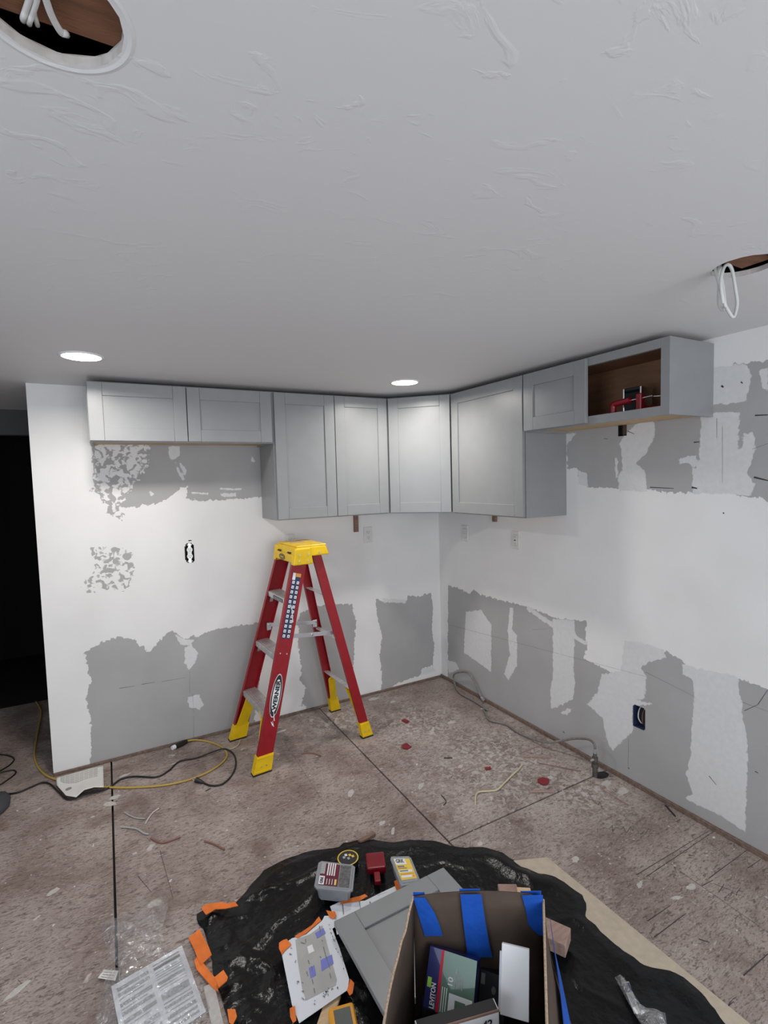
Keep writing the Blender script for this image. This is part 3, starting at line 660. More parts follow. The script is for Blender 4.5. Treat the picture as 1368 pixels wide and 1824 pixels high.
# ================================================================== STEP LADDER
LD = thing('step_ladder', 'red fibreglass step ladder with yellow top and feet by the back wall', 'ladder', (-1.290, -.333, 0), math.radians(3.5))
def V(*a): return Vector(a)
FB = {s: (V(-.338, s*.240, 0), V(-.020, s*.138, 1.16)) for s in (-1, 1)}   # front rails (steps side)
RB = {s: (V(.338, s*.232, 0), V(.085, s*.128, 1.15)) for s in (-1, 1)}
def railpt(seg, z): a, c = seg; return a+(c-a)*(z/(c.z))
def Cprof(w_, fl_, t, s):  # web on outer side; u along X, v along Y*s(inward = -s)
    i = -s
    P = [(-w_/2, 0), (w_/2, 0), (w_/2, i*fl_), (w_/2-t, i*fl_), (w_/2-t, i*t), (-w_/2+t, i*t), (-w_/2+t, i*fl_), (-w_/2, i*fl_)]
    return P if s < 0 else P[::-1]
for s in (-1, 1):
    a, c = FB[s]; ax = V(1, 0, 0)
    rl = MB().sweep(railpt(FB[s], .02), c, V(.965, 0, -.262).normalized()*1.0, V(0, 1, 0), Cprof(.086, .026, .004, s), 'red').build('front_rail', LD)
    if s < 0:
        # stickers on the near rail: warning strip and brand oval
        up = (c-a).normalized(); across = V(.965, 0, -.262).normalized(); nrm = across.cross(up).normalized()
        if nrm.y > 0: nrm = -nrm
        def q(z, u, e=.0012): return railpt(FB[s], z)+across*u+nrm*e
        st = MB(); z0_, z1_ = .700, 1.045
        st.quad(q(z0_, -.030), q(z0_, .022), q(z1_, .022), q(z1_, -.030), 'navy')
        n = 13; dz = (z1_-z0_)/n
        for i in range(n):
            for u in (-.024, .0035):
                za = z0_+dz*(i+.22); zb = z0_+dz*(i+.80)
                if i == n-1: continue
                st.quad(q(za, u, .0018), q(za, u+.0145, .0018), q(zb, u+.0145, .0018), q(zb, u, .0018), 'pwhite')
                st.quad(q(za+.004, u+.005, .0022), q(za+.004, u+.0095, .0022), q(zb-.005, u+.009, .0022), q(zb-.005, u+.004, .0022), 'navy')
        st.quad(q(z1_-dz, -.028, .0018), q(z1_-dz, -.010, .0018), q(z1_+.012, -.010, .0018), q(z1_+.012, -.028, .0018), 'pwhite')
        st.quad(q(z1_-dz*.3, -.008, .0018), q(z1_-dz*.3, .022, .0018), q(z1_+.012, .022, .0018), q(z1_+.012, -.008, .0018), 'porange')
        o_ = st.build('warning_sticker', rl); o_['label'] = 'dark blue strip of small white pictograms'
        st = MB(); zc = .40; c0 = q(zc, .0, .0012)
        st.disc(c0, across, up, .030, .118, 'pwhite', 40); st.disc(c0+nrm*.0006, across, up, .0275, .113, 'pblack', 40)
        st.disc(c0+nrm*.0011, across, up, .021, .088, 'pwhite', 40)
        st.text('WERNER', c0+nrm*.0017-up*.080+across*.0125, up, -across, .025, 'pblack', width=.165, bold=.045)
        o_ = st.build('brand_sticker', rl); o_['label'] = 'black and white oval sticker reading WERNER'
        for (z, u) in ((.62, -.02), (.62, .02), (.31, -.02), (.31, .02)):
            p = q(z, u, 0); MB().cyl(p, p+nrm*.003, .005, .004, 'chrome', 12).build('rivet', rl)
        for z, u, h_, w__ in ((.27, .012, .05, .006), (.24, .016, .03, .004), (.245, .008, .02, .01), (.79, .020, .05, .005), (.83, .008, .05, .006), (.86, -.002, .03, .003)):
            b = MB(); b.poly([q(z, u, .0026), q(z, u+w__, .0026), q(z+h_, u+w__*.4-.012, .0026), q(z+h_, u-.012, .0026)], 'pwhite'); b.build('paint_drip', rl)
    MB().sweep(railpt(RB[s], .02), RB[s][1], V(.975, 0, .215).normalized(), V(0, 1, 0), Cprof(.054, .022, .0035, s), 'red').build('rear_rail', LD)
# steps
for z in (.305, .610, .915):
    pL = railpt(FB[-1], z); pR = railpt(FB[1], z); b = MB(); y0 = pL.y+.004; y1 = pR.y-.004; x = pL.x
    b.box((x-.040, y0, z-.004), (x+.042, y1, z), 'alum', .001)
    for k in range(6): b.box((x-.036+k*.0135, y0, z), (x-.030+k*.0135, y1, z+.0022), 'alum')
    b.box((x-.043, y0, z-.030), (x-.040, y1, z+.001), 'alum', .0006); b.box((x+.040, y0, z-.028), (x+.043, y1, z), 'alum', .0006)
    sp_ = b.build('step', LD)
    if z > .9:
        b = MB(); b.box((x-.0445, y0+.05, z-.027), (x-.0432, y0+.20, z-.006), 'pblack'); 
        for k in range(6): b.box((x-.0450, y0+.06+k*.022, z-.024), (x-.0446, y0+.072+k*.022, z-.010), 'print_mid')
        b.build('step_label', sp_)
    if z < .95:
        for s, p in ((-1, pL), (1, pR)):
            b = MB(); a = V(p.x-.02, p.y-s*.004, z-.07*1.); c = V(p.x-.02, p.y-s*.045, z-.006)
            b.sweep(a, c, V(0, 0, 1), V(1, 0, 0), [(-.002, -.01), (.002, -.01), (.002, .01), (-.002, .01)], 'alum'); b.build('step_brace', LD)
# rear cross bars
for z in (.30, .62, .90):
    pL = railpt(RB[-1], z); pR = railpt(RB[1], z)
    MB().box((pL.x-.018, pL.y+.004, z-.002), (pL.x+.016, pR.y-.004, z+.002), 'alum', .0008).box((pL.x+.014, pL.y+.004, z-.014), (pL.x+.017, pR.y-.004, z+.002), 'alum').build('rear_brace', LD)
# spreaders
for s in (-1, 1):
    a = railpt(FB[s], .70)+V(.02, -s*.03, 0); c = railpt(RB[s], .665)+V(-.01, -s*.03, .0); mid = (a+c)/2
    b = MB(); pr = [(-.0015, -.012), (.0015, -.012), (.0015, .012), (-.0015, .012)]
    b.sweep(a, mid+V(.03, 0, -.002), V(0, 1, 0), V(0, 0, 1), pr, 'steel'); b.sweep(mid-V(.03, 0, -.002), c, V(0, 1, 0), V(0, 0, 1), [(u-s*.004, v) for u, v in pr], 'steel')
    for p in (a, mid, c): b.cyl(p+V(0, -.008, 0), p+V(0, .008, 0), .006, .006, 'chrome', 12)
    for p in (a, c): b.box(p-V(.014, .004-s*.012, .035), p+V(.014, .004+s*.012, .012), 'alum', .001)
    b.build('spreader', LD)
# feet
for seg, wv, sx, nm in ((FB, .094, -.262, 'front'), (RB, .062, .215, 'rear')):
    for s in (-1, 1):
        b = MB(); p0 = railpt(seg[s], .010); p1 = railpt(seg[s], .095); w2 = wv/2; y_in = -s*.034; yo = s*.004
        def cor(p, w2, z): return [V(p.x-w2, p.y+yo, z), V(p.x+w2, p.y+yo, z), V(p.x+w2, p.y+y_in, z), V(p.x-w2, p.y+y_in, z)]
        lo = cor(p0, w2+.004, .010); hi = cor(p1, w2, .098)
        if s > 0: lo = lo[::-1]; hi = hi[::-1]
        b.hexa(lo+hi, 'yellow')
        # raised edge and recess lines on the outside
        for zz in (.018, .088):
            p = railpt(seg[s], zz); b.box((p.x-w2, p.y+yo-.002, zz-.004), (p.x+w2, p.y+yo+.002, zz+.004), 'yellow', .001)
        for u in (-.014, .014):
            p = railpt(seg[s], .045); b.cyl(p+V(u, yo, 0), p+V(u, yo+s*.004, 0), .0045, .0035, 'chrome', 12)
        ft = b.build('foot', LD)
        b = MB(); lo = cor(p0, w2+.006, 0.0005); hi = cor(p0, w2+.006, .010)
        if s > 0: lo = lo[::-1]; hi = hi[::-1]
        b.hexa(lo+hi, 'rubber').build('rubber_pad', ft)
        # inner yellow knee brace running up to the first step / brace
        b = MB(); a = railpt(seg[s], .085)+V(.0, -s*.030, 0); c = railpt(seg[s], .265)+V(0, -s*.075, 0)
        wv2 = wv*.36
        b.sweep(a, c, V(1, 0, 0), V(0, -s, 0).lerp(V(0, 0, 1), .25), [(-wv2, -.008), (wv2, -.008), (wv2, .004), (-wv2, .004)], 'yellow')
        b.sweep(c, c+V(0, -s*.03, .022), V(1, 0, 0), V(0, 0, 1), [(-wv2, -.006), (wv2, -.006), (wv2, .006), (-wv2, .006)], 'yellow')
        b.build('knee_brace', LD)
# top cap
b = MB()
def taper(x0, x1, y0, y1, zb, zt, fx, fy, bev):
    bm = bmesh.new(); bmesh.ops.create_cube(bm, size=1)
    for v in bm.verts:
        t = v.co.z+.5; cx_ = (x0+x1)/2; cy_ = (y0+y1)/2
        v.co = Vector((cx_+v.co.x*(x1-x0)*(1-fx*t), cy_+v.co.y*(y1-y0)*(1-fy*t), zb+(zt-zb)*t))
    bmesh.ops.bevel(bm, geom=bm.edges[:], offset=bev, segments=3, affect='EDGES', profile=.5); b.bm(bm, 'yellow', None, False)
taper(-.070, .150, -.165, .165, 1.150, 1.205, .14, .06, .008)
for s in (-1, 1):
    y0, y1 = sorted((s*.168, s*.120)); taper(-.080, .045, y0, y1, 1.105, 1.200, .22, .12, .007)
b.box((-.079, -.150, 1.118), (-.066, .150, 1.165), 'yellow', .004)
b.box((-.048, -.150, 1.203), (.140, .150, 1.214), 'yellow', .004)
cap = b.build('top_cap', LD)
b = MB(); b.box((-.02, -.02, 1.2142), (.10, .13, 1.2148), 'ylabel', 0); b.box((-.01, .02, 1.2149), (.08, .12, 1.2153), 'cardedge'); b.box((-.02, -.12, 1.2142), (.11, -.05, 1.2147), 'ylabel')
for y in (-.13, .13): b.cyl(V(.06, y, 1.205), V(.06, y, 1.218), .012, .012, 'yellow', 16)
b.build('tool_tray', cap)
for y0 in (-.10, .055): MB().box((-.0745, y0, 1.168), (-.066, y0+.038, 1.176), 'slot').build('slot', cap)
b = MB(); nX = -.0797; b.disc((nX, .01, 1.140), (0, -1, 0), (0, 0, 1), .048, .019, 'pblack', 32); b.disc((nX-.0005, .01, 1.140), (0, -1, 0), (0, 0, 1), .042, .0155, 'ylabel', 32); b.disc((nX-.001, .01, 1.140), (0, -1, 0), (0, 0, 1), .040, .0135, 'pblack', 32)
b.text('WERNER', (nX-.0016, .042, 1.133), (0, -1, 0), (0, 0, 1), .013, 'ylabel', width=.064, bold=.02)
b.build('cap_emblem', cap)
for (x, z) in ((-.045, 1.130), (.010, 1.130), (-.040, 1.165), (.015, 1.165), (.085, 1.168)): MB().cyl(V(x, -.156, z), V(x, -.171, z), .0065, .005, 'chrome', 12).build('rivet', cap)

# ================================================================== GAS PIPE, CORDS
GP = thing('gas_pipe', 'grey flexible gas pipe rising from the floor and curling along the right wall', 'pipe', (-.108, -1.534, 0))
o = Vector((-.108, -1.534, 0))
b = MB(); b.cyl((0, 0, 0), (0, 0, .075), .013, .013, 'iron', 16); b.cyl((0, 0, .05), (0, 0, .072), .019, .019, 'iron', 6); b.cyl((0, 0, .075), (0, 0, .125), .010, .010, 'iron', 16); b.cyl((0, 0, .085), (0, 0, .105), .016, .016, 'iron', 6)
b.cyl((-.03, .0, .095), (.0, .0, .095), .006, .008, 'steel', 10); b.cyl((0, 0, .118), (0, 0, .15), .008, .0075, 'steel', 14); b.build('valve', GP)
pp = [(1054,1320,.168),(1043,1316,.150),(1020,1316,.11),(997,1320,.07),(970,1322,.035),(942,1313,.015),(920,1303,.010),(901,1290,.010),(873,1283,.010),(866,1274,.010),(861,1262,.012),(868,1264,.014),(845,1249,.012),(818,1233,.016),(809,1214,-1),(809,1201,-1),(823,1197,-1),(836,1200,-1),(848,1221,-1),(855,1238,-1),(858,1243,-1)]
P = [V(0, 0, .15), V(0, .0, .166)]+[(fl(x, y, z) if z >= 0 else rt(x, y, -.034))-o for x, y, z in pp]
for p in P[2:]: p.x = min(p.x, -o.x-.022); p.z = max(p.z, .0075)
b = MB(); b.tube(P, .0062, 'gaspipe', 10, 6); b.build('flexible_hose', GP)
b = MB(); e = P[-1]; b.cyl(e+V(0, 0, 0), e+V(-.004, -.025, -.002), .011, .011, 'steel', 12); b.build('end_fitting', GP)
b = MB(); b.disc((-.07, -1.545, .0010), (1, 0, 0), (0, 1, 0), .045, .028, 'seamdark', 14); struct(b.build('trim_5'))

def cordpts(L_): return [fl(x, y, z) for x, y, z in L_]
r = thing('yellow_extension_cord', 'yellow extension cord running from the hallway to a lit plug end', 'cord', fl(190, 1403))
b = MB(); yp = [(20,1120,.0),(0,0,0)]
Y = [fl(64,1250,.006), fl(72,1262,.006), fl(73,1275,.006), fl(68,1300,.006), fl(62,1335,.006), fl(63,1355,.006), fl(75,1375,.006), fl(98,1388,.006), fl(150,1398,.006), fl(190,1402,.006), fl(230,1403,.006), fl(290,1399,.006), fl(340,1388,.006), fl(380,1370,.006), fl(403,1350,.006), fl(400,1335,.006), fl(378,1323,.006), fl(350,1318,.008), fl(333,1320,.012)]
off = Vector(r.location)
b.tube([p-off for p in Y], .0052, 'ycord', 8, 6); b.build('cable', r)
e = Y[-1]-off; e2 = fl(312, 1330, .014)-off
b = MB(); b.tube([e, e.lerp(e2, .3), e.lerp(e2, .8), e2], .012, 'bcord', 12, 2, rad=lambda t: .007+.008*math.sin(PI*min(1, t*1.1+.1)*.8)); b.build('connector', r)
b = MB(); b.cyl(e2, e2+(e2-e)*.25, .013, .013, 'lens2' if False else 'pwhite', 14); o_ = b.build('lit_end', r); o_['label'] = 'bright clear end of the connector'
r = thing('black_extension_cord', 'black cord crossing the floor and ending in a plug in front of the ladder', 'cord', fl(240, 1390))
off = Vector(r.location)
B = [(-30,1418),(0,1415),(30,1412),(55,1402),(75,1394),(90,1397),(104,1410),(122,1424),(150,1415),(190,1405),(215,1388),(240,1383),(278,1384),(300,1373),(320,1356),(350,1350),(380,1341),(400,1336),(416,1345),(420,1362),(412,1382),(395,1397),(375,1399),(362,1394)]
b = MB(); P = [fl(x, y, .006)-off for x, y in B]
for p, (x, y) in zip(P, B):
    if x in (400, 380, 416): p.z += .007
b.tube(P, .0045, 'bcord', 8, 6); b.build('cable', r)
e = P[-1]; e2 = fl(349, 1389, .014)-off; b = MB(); b.tube([e, e.lerp(e2, .4), e2], .011, 'bcord', 12, 3, rad=lambda t: .006+.008*t); d_ = (e2-e).normalized(); b.build('plug', r)
s_ = d_.cross(V(0, 0, 1)).normalized()
for k in (-1, 1): MB().tube([e2+s_*.006*k, e2+s_*.006*k+d_*.016], .0018, 'steel', 6, 1).build('prong', r)
b = MB(); B = [(-40,1338),(-5,1343),(15,1346),(25,1352),(18,1362),(2,1372),(-8,1378),(10,1374),(24,1372),(28,1377),(15,1388),(-5,1400),(-40,1410)]
b.tube([fl(x, y, .0045) for x, y in B], .0038, 'bcord', 8, 6); tag(b.build('coiled_cord', loc=fl(0, 1375)), 'thin black cord in zigzag loops at the left edge of the floor', 'cord')
b = MB(); b.tube([V(-3.0, 1.0, .004), fl(30,1262,.004), fl(20,1290,.004)], .003, 'bcord', 6)
r_ = fl(-6, 1432, .02)
bm = bmesh.new(); bmesh.ops.create_uvsphere(bm, u_segments=24, v_segments=14, radius=1)
for v in bm.verts:
    v.co = Vector((v.co.x*.055, v.co.y*.10, max(-.3, v.co.z)*.045)); v.co *= 1+.08*noise.noise(v.co*40)
b = MB(); b.bm(bm, 'felt', Matrix.Translation((r_.x, r_.y, .0142)), True); tag(b.build('work_glove', loc=(r_.x, r_.y, 0)), 'dark grey rounded cloth lump at the left edge of the floor', 'cloth')

# scraps
def scrap(name, label, pl, rad_, k, cat='scrap', group=None, z=None):
    b = MB(); P = [fl(x, y, rad_+.001) for x, y in pl]; b.tube(P, rad_, k, 8, 4); c = sum(P, Vector())/len(P); c.z = 0
    return tag(b.build(name, loc=c), label, cat, group)
scrap('wire_scrap', 'grey wire scrap with a dark end, left of the hallway seam wires, topmost', [(222,1447),(230,1452),(243,1457),(258,1458)], .003, 'greywire')
scrap('wire_scrap', 'short pale wire scrap slanting steeply up to the right', [(259,1467),(266,1455),(274,1446),(283,1440)], .003, 'wcable')
scrap('wire_scrap', 'thick grey wire scrap bent gently, beside the long left floor seam', [(215,1473),(230,1474),(245,1477),(256,1484),(265,1486)], .0038, 'greywire')
scrap('wire_scrap', 'brown wire scrap bent in a shallow V on the left floor', [(269,1493),(280,1499),(290,1501),(305,1497),(321,1491)], .0035, 'copper')
scrap('wire_scrap', 'straight brown wire piece right of the V-shaped scrap', [(364,1498),(380,1503),(400,1513)], .0035, 'copper')
scrap('wire_scrap', 'thin brown curved wire just right of the ladder front foot', [(537,1343),(548,1341),(560,1342),(571,1346)], .003, 'copper')
scrap('wire_scrap', 'tiny dark wire stub near the black plug', [(366,1409),(375,1404)], .002, 'pblack')
scrap('wire_scrap', 'cream wire length snaking left of the red scrap near the pipe', [(847,1434),(847,1420),(852,1411),(870,1409),(885,1407),(897,1396),(912,1381),(924,1370),(930,1362)], .0045, 'cream')
scrap('wire_scrap', 'thin dark wire curl left of the cream wire', [(786,1416),(793,1424),(794,1430),(790,1434)], .002, 'pblack')
scrap('wire_scrap', 'short dark straight wire in the middle of the dusty floor', [(791,1350),(806,1350)], .003, 'pblack')
scrap('wire_scrap', 'thin pale cable leaning from the far front ladder foot', [(404,1335),(415,1333),(424,1327),(428,1318)], .003, 'cream')
def stick(name, label, a, c, w_, h_, k, cat='wood scrap'):
    p = fl(*a); q = fl(*c); d_ = q-p; L_ = d_.length; T = rotz(math.atan2(d_.y, d_.x), p)
    b = MB(); b.box((0, -w_/2, .001), (L_, w_/2, .001+h_), k, min(w_, h_)*.15, T); return tag(b.build(name, loc=p), label, cat)
stick('wood_sliver', 'tan wood sliver just below the red scrap near the pipe', (942, 1411), (986, 1411), .012, .006, 'blockend')
stick('wood_sliver', 'long tan wood sliver left of the gas valve, lying level', (925, 1348), (980, 1350), .010, .005, 'blockend')
stick('wood_sliver', 'thin tan wood sliver above the level one, left of the gas valve', (925, 1343), (962, 1328), .006, .005, 'blockend')
stick('wood_sliver', 'dark wood splinter pointing at the right wall by the sole strip', (1185, 1435), (1203, 1455), .007, .004, 'pblack')
stick('wood_sliver', 'long brown splinter behind the gas valve base', (960, 1360), (1035, 1375), .004, .004, 'brownwood')
stick('wood_sliver', 'brown splinter running between the gas valve and the pencil lines', (1070, 1405), (1120, 1435), .006, .004, 'blockend')
stick('wood_offcut', 'brown wood offcut poking out from behind the black sheet', (640, 1503), (667, 1487), .022, .014, 'brownwood')
def redbit(label, pl):
    b = MB(); P = [fl(x, y, .003) for x, y in pl]; n = len(P); Q = [p+V(0, 0, .004) for p in P]
    b.add(P+Q, [tuple(range(n-1, -1, -1)), tuple(range(n, 2*n))]+[(i, (i+1) % n, n+(i+1) % n, n+i) for i in range(n)], 'redplastic')
    c = sum(P, Vector())/n; tag(b.build('red_plastic_scrap', loc=c), label, 'plastic scrap')
redbit('flat red plastic scrap nearest the gas pipe', [(957,1389),(966,1385),(978,1388),(976,1397),(968,1399),(958,1394)])
redbit('red plastic scrap in the middle of the floor, nearer one of the two in line', [(715,1328),(724,1324),(733,1331),(726,1335),(718,1334)])
redbit('red plastic scrap nearest the room corner', [(715,1284),(720,1281),(729,1285),(724,1288)])
redbit('tiny red plastic sliver left of the cream wire end', [(863,1368),(874,1366),(875,1370),(865,1372)])

# ================================================================== PAPERS, POLYTHENE, BLACK SHEET
def cdt(outline, sp, hole=None):
    """triangulate a world-space outline with interior points"""
    n = len(outline); xs_ = [p[0] for p in outline]; ys_ = [p[1] for p in outline]
    gx = np.arange(min(xs_), max(xs_), sp); gy = np.arange(min(ys_), max(ys_), sp); X, Y_ = np.meshgrid(gx, gy)
    X = X+(np.arange(X.shape[0]) % 2)[:, None]*sp*.5
    D = sdf(outline, X, Y_); ok = D > sp*.45
    pts = [Vector(p[:2]) for p in outline]+[Vector((x, y)) for x, y in zip(X[ok], Y_[ok])]
    vo, eo, fo, *_ = delaunay_2d_cdt(pts, [(i, (i+1) % n) for i in range(n)], [], 1, 1e-6)
    P = np.array([tuple(v) for v in vo]); d = sdf(outline, P[:, 0], P[:, 1]); return vo, fo, d
def densify(P, seg, jit=0.):
    o = []
    for i in range(len(P)):
        a = Vector(P[i]).to_2d(); c = Vector(P[(i+1) % len(P)]).to_2d(); n = max(1, int((c-a).length/seg))
        for j in range(n):
            p = a.lerp(c, j/n); o.append((p.x+jit*noise.noise(Vector((p.x*30, p.y*30, 1))), p.y+jit*noise.noise(Vector((p.x*30, p.y*30, 9)))))
    return o
def ridge(x, y, s, seed): return 1-abs(noise.noise(Vector((x*s, y*s, seed))))*2
def solid(o, t):
    md = o.modifiers.new('thickness', 'SOLIDIFY'); md.thickness = t; md.offset = 1
    return o
BO = [(350,1640),(350,1629),(362,1623),(385,1615),(410,1620),(425,1605),(445,1580),(470,1552),(500,1535),(540,1520),(570,1515),(603,1510),(612,1503),(640,1498),(665,1497),(700,1502),(730,1497),(775,1499),(805,1508),(830,1511),(860,1510),(895,1520),(930,1545),(960,1555),(990,1560),(1010,1572),(1040,1595),(1050,1612),(1050,1635),(1075,1660),(1110,1690),(1145,1715),(1190,1727),(1220,1740),(1260,1775),(1300,1824),(1345,1900),(1300,2060),(620,2060),(470,1930),(425,1860),(407,1823),(401,1797),(396,1781),(392,1766),(380,1743),(375,1694),(361,1656)]
out = densify([fl(x, y).to_2d() for x, y in BO], .02, .006)
def bagh(x, y, d):
    e = min(1, max(0, d)/.05); e2 = min(1, max(0, d)/.18)
    w1 = noise.noise(Vector((x*3+5, y*3, 2)))
    rx = x+.05*noise.noise(Vector((x*6, y*6, 4))); ry = y+.05*noise.noise(Vector((x*6, y*6, 8)))
    edge = math.exp(-((d-.05)/.035)**2)
    cr = max(0, ridge(rx*1.0+ry*.5, ry*1.6-rx*.6, 3.6, 3))**9; cr2 = max(0, ridge(rx*.8-ry*.3, ry*1.8, 15, 7))**5; cr3 = max(0, ridge(rx, ry, 26, 5))**2
    rough_ = .28+.65*max(0, min(1, (-1.35-x)/.5))
    return .003+e*(.004+.016*cr*rough_+.006*cr2*rough_**2+.002*cr3*rough_**2)+.012*edge*(.4+1.2*w1)
vo, fo, d = cdt(out, .011)
b = MB(); b.add([(v.x, v.y, bagh(v.x, v.y, dd)) for v, dd in zip(vo, d)], [tuple(f) for f in fo], 'bag', True)
bag = b.build('plastic_sheet', loc=(-1.4, -1.9, 0)); tag(bag, 'crumpled black plastic sheet spread under the tools and papers', 'plastic sheet')
def flatpoly(mb, pxs, z, k, t=.0): mb.poly([fl(x, y, z) for x, y in pxs][::-1] if t else [fl(x, y, z) for x, y in pxs], k)
def up_poly(mb, P, k):
    P = [Vector(p) for p in P]; n = Vector()
    for i in range(len(P)): n += P[i].cross(P[(i+1) % len(P)])
    mb.poly(P if n.z > 0 else P[::-1], k)
def tape(parent, pxs, z, k='otape', dz=.0015, zv=None):
    b = MB(); P = [fl(x, y, z if zv is None else zv[i]) for i, (x, y) in enumerate(pxs)]; off = parent.location
    P = [p-off for p in P]; n = len(P); Q = [p+V(0, 0, dz) for p in P]
    b.add(P+Q, [tuple(range(n-1, -1, -1)), tuple(range(n, 2*n))]+[(i, (i+1) % n, n+(i+1) % n, n+i) for i in range(n)], k)
    o = b.build('tape', parent); return o
for pl, z in (([(359,1619),(366,1612),(396,1608),(405,1611),(418,1607),(424,1614),(402,1619),(384,1620),(367,1630)], .03), ([(336,1672),(355,1656),(372,1688),(377,1702),(358,1720),(351,1706),(345,1690)], .012),
    ([(346,1712),(352,1704),(368,1724),(384,1744),(390,1757),(388,1767),(376,1757),(350,1727)], .010), ([(382,1742),(398,1729),(406,1742),(404,1748),(390,1760)], .034), ([(405,1799),(419,1799),(422,1812),(415,1826),(408,1822)], .034)):
    o_ = tape(bag, pl, z, dz=.003); o_['label'] = 'strip of orange tape on the sheet edge'
# plan sheets
def plan(name, label, pl, z):
    P = [fl(x, y, z) for x, y in pl]; c = sum(P, Vector())/len(P); root = MB(); n = len(P)
    root.add(P+[p+V(0, 0, .0015) for p in P], [tuple(range(n-1, -1, -1)), tuple(range(n, 2*n))]+[(i, (i+1) % n, n+(i+1) % n, n+i) for i in range(n)], 'paper')
    return root, c
z = .036
root, c = plan('p', '', [(502,1700),(507,1681),(520,1672),(545,1665),(574,1640),(578,1632),(596,1632),(598,1650),(592,1655),(605,1690),(622,1745),(619,1764),(533,1823),(520,1790)], z)
up_poly(root, [fl(x, y, z+.0022) for x, y in [(526,1674),(552,1664),(574,1648),(582,1680),(600,1745),(598,1755),(545,1782),(538,1760),(530,1710)]], 'print_grey')
for q_ in ([(561,1662),(576,1653),(580,1662),(565,1672)], [(571,1710),(591,1700),(594,1716),(573,1730)], [(550,1724),(560,1719),(563,1737),(553,1743)]): up_poly(root, [fl(x, y, z+.003) for x, y in q_], 'purple')
up_poly(root, [fl(x, y, z+.003) for x, y in [(547,1686),(556,1682),(560,1694),(550,1699)]], 'pwhite')
ST = [(544,1674,545,1681),(569,1651,571,1664),(576,1688,580,1703),(580,1703,588,1728),(549,1712,551,1719),(556,1746,558,1755),(559,1762,561,1771),(587,1735,590,1745),(573,1676,575,1679),(555,1723,557,1733),(546,1732,549,1741),(570,1705,572,1708),(536,1680,544,1683)]
random.seed(5)
for _ in range(46):
    t = random.random(); side = random.choice('lrb')
    if side == 'l': x = 512+t*28+random.uniform(-2, 8); y = 1685+t*105
    elif side == 'r': x = 582+t*30+random.uniform(0, 8); y = 1645+t*95
    else: x = 552+t*50; y = 1790-t*36+random.uniform(-6, 6)
    ST.append((x, y, x+random.uniform(-1, 3), y+random.uniform(1, 3.5)))
vs, fs = strokes([(a, b_, c_, d_, .004) for a, b_, c_, d_ in ST], lambda x, y: fl(x, y, z), (0, 0, .0034)); root.add(vs, fs, 'print_dark')
pl1 = root.build('floor_plan', loc=c); tag(pl1, 'white floor plan sheet with purple blocks, taped with orange tape', 'paper')
for t_, zz in (([(497,1680),(504,1675),(511,1673),(513,1676),(519,1683),(508,1693),(502,1701),(497,1690)], z+.004), ([(525,1668),(540,1659),(556,1648),(568,1633),(572,1640),(560,1650),(545,1663),(530,1671)], z+.003), ([(581,1622),(590,1624),(597,1624),(599,1632),(594,1637),(587,1634)], z+.004), ([(624,1744),(631,1752),(628,1770),(623,1774),(618,1765)], z+.003), ([(516,1797),(525,1792),(528,1818),(522,1823),(517,1812)], z+.003)):
    o_ = tape(pl1, t_, zz); o_['label'] = 'piece of orange tape on the plan edge'
z = .032
root, c = plan('p', '', [(588,1615),(603,1608),(650,1605),(680,1590),(706,1578),(715,1592),(680,1625),(640,1655),(600,1665),(596,1640)], z)
vs, fs = strokes([(610,1611,612,1630,.006),(659,1607,661,1620,.007),(640,1606,643,1626,.003),(684,1604,686,1608,.004),(672,1596,690,1590,.002)], lambda x, y: fl(x, y, z), (0, 0, .0026)); root.add(vs, fs, 'print_dark')
pl2 = root.build('floor_plan', loc=c); tag(pl2, 'second plan sheet half hidden under the grey cabinet door', 'paper')
for t_ in ([(605,1611),(613,1603),(640,1597),(650,1593),(655,1597),(640,1605),(622,1608)], [(702,1570),(708,1567),(716,1580),(715,1590),(710,1592),(705,1583)]):
    o_ = tape(pl2, t_, z+.003); o_['label'] = 'piece of orange tape on the plan edge'
# instruction sheet
z = .003; cs = [fl(198,1757,z), fl(324,1684,z), fl(367,1802,z)]; cs.append(cs[0]+cs[2]-cs[1]); b = MB()
def iuv(u, v, dz=0.): return cs[0]+(cs[1]-cs[0])*u+(cs[3]-cs[0])*v+V(0, 0, dz+.004*math.sin(u*3.1)*math.sin(v*3.1))
n = 14
b.add([iuv(i/n, j/n) for j in range(n+1) for i in range(n+1)], [(j*(n+1)+i, (j+1)*(n+1)+i, (j+1)*(n+1)+i+1, j*(n+1)+i+1) for j in range(n) for i in range(n)], 'paper', True)
def ibar(u0, u1, v0, v1, k='print_mid'):
    m_ = 6
    for i in range(m_):
        a = u0+(u1-u0)*i/m_; c = u0+(u1-u0)*(i+1)/m_; up_poly(b, [iuv(a, v0, .001), iuv(c, v0, .001), iuv(c, v1, .001), iuv(a, v1, .001)], k)
rows = [(.05, .03), (.10, .045), (.18, .012), (.215, .012), (.25, .012), (.285, .012), (.33, .05), (.40, .012), (.44, .012), (.50, .10), (.63, .012), (.67, .04), (.74, .012), (.79, .05), (.87, .03), (.93, .03)]
for v0, h_ in rows: ibar(.55, .93, v0, v0+h_*.9, 'print_dark' if h_ > .035 and v0 < .2 else 'print_mid')
for v0 in (.08, .16, .30, .42, .52, .68, .8, .9): ibar(.06, .48, v0, v0+.05)
for v0 in (.24, .38, .60, .75): ibar(.06, .40, v0, v0+.012)
tag(b.build('instruction_sheet', loc=cs[0]), 'white printed instruction sheet under clear plastic on the left floor', 'paper')
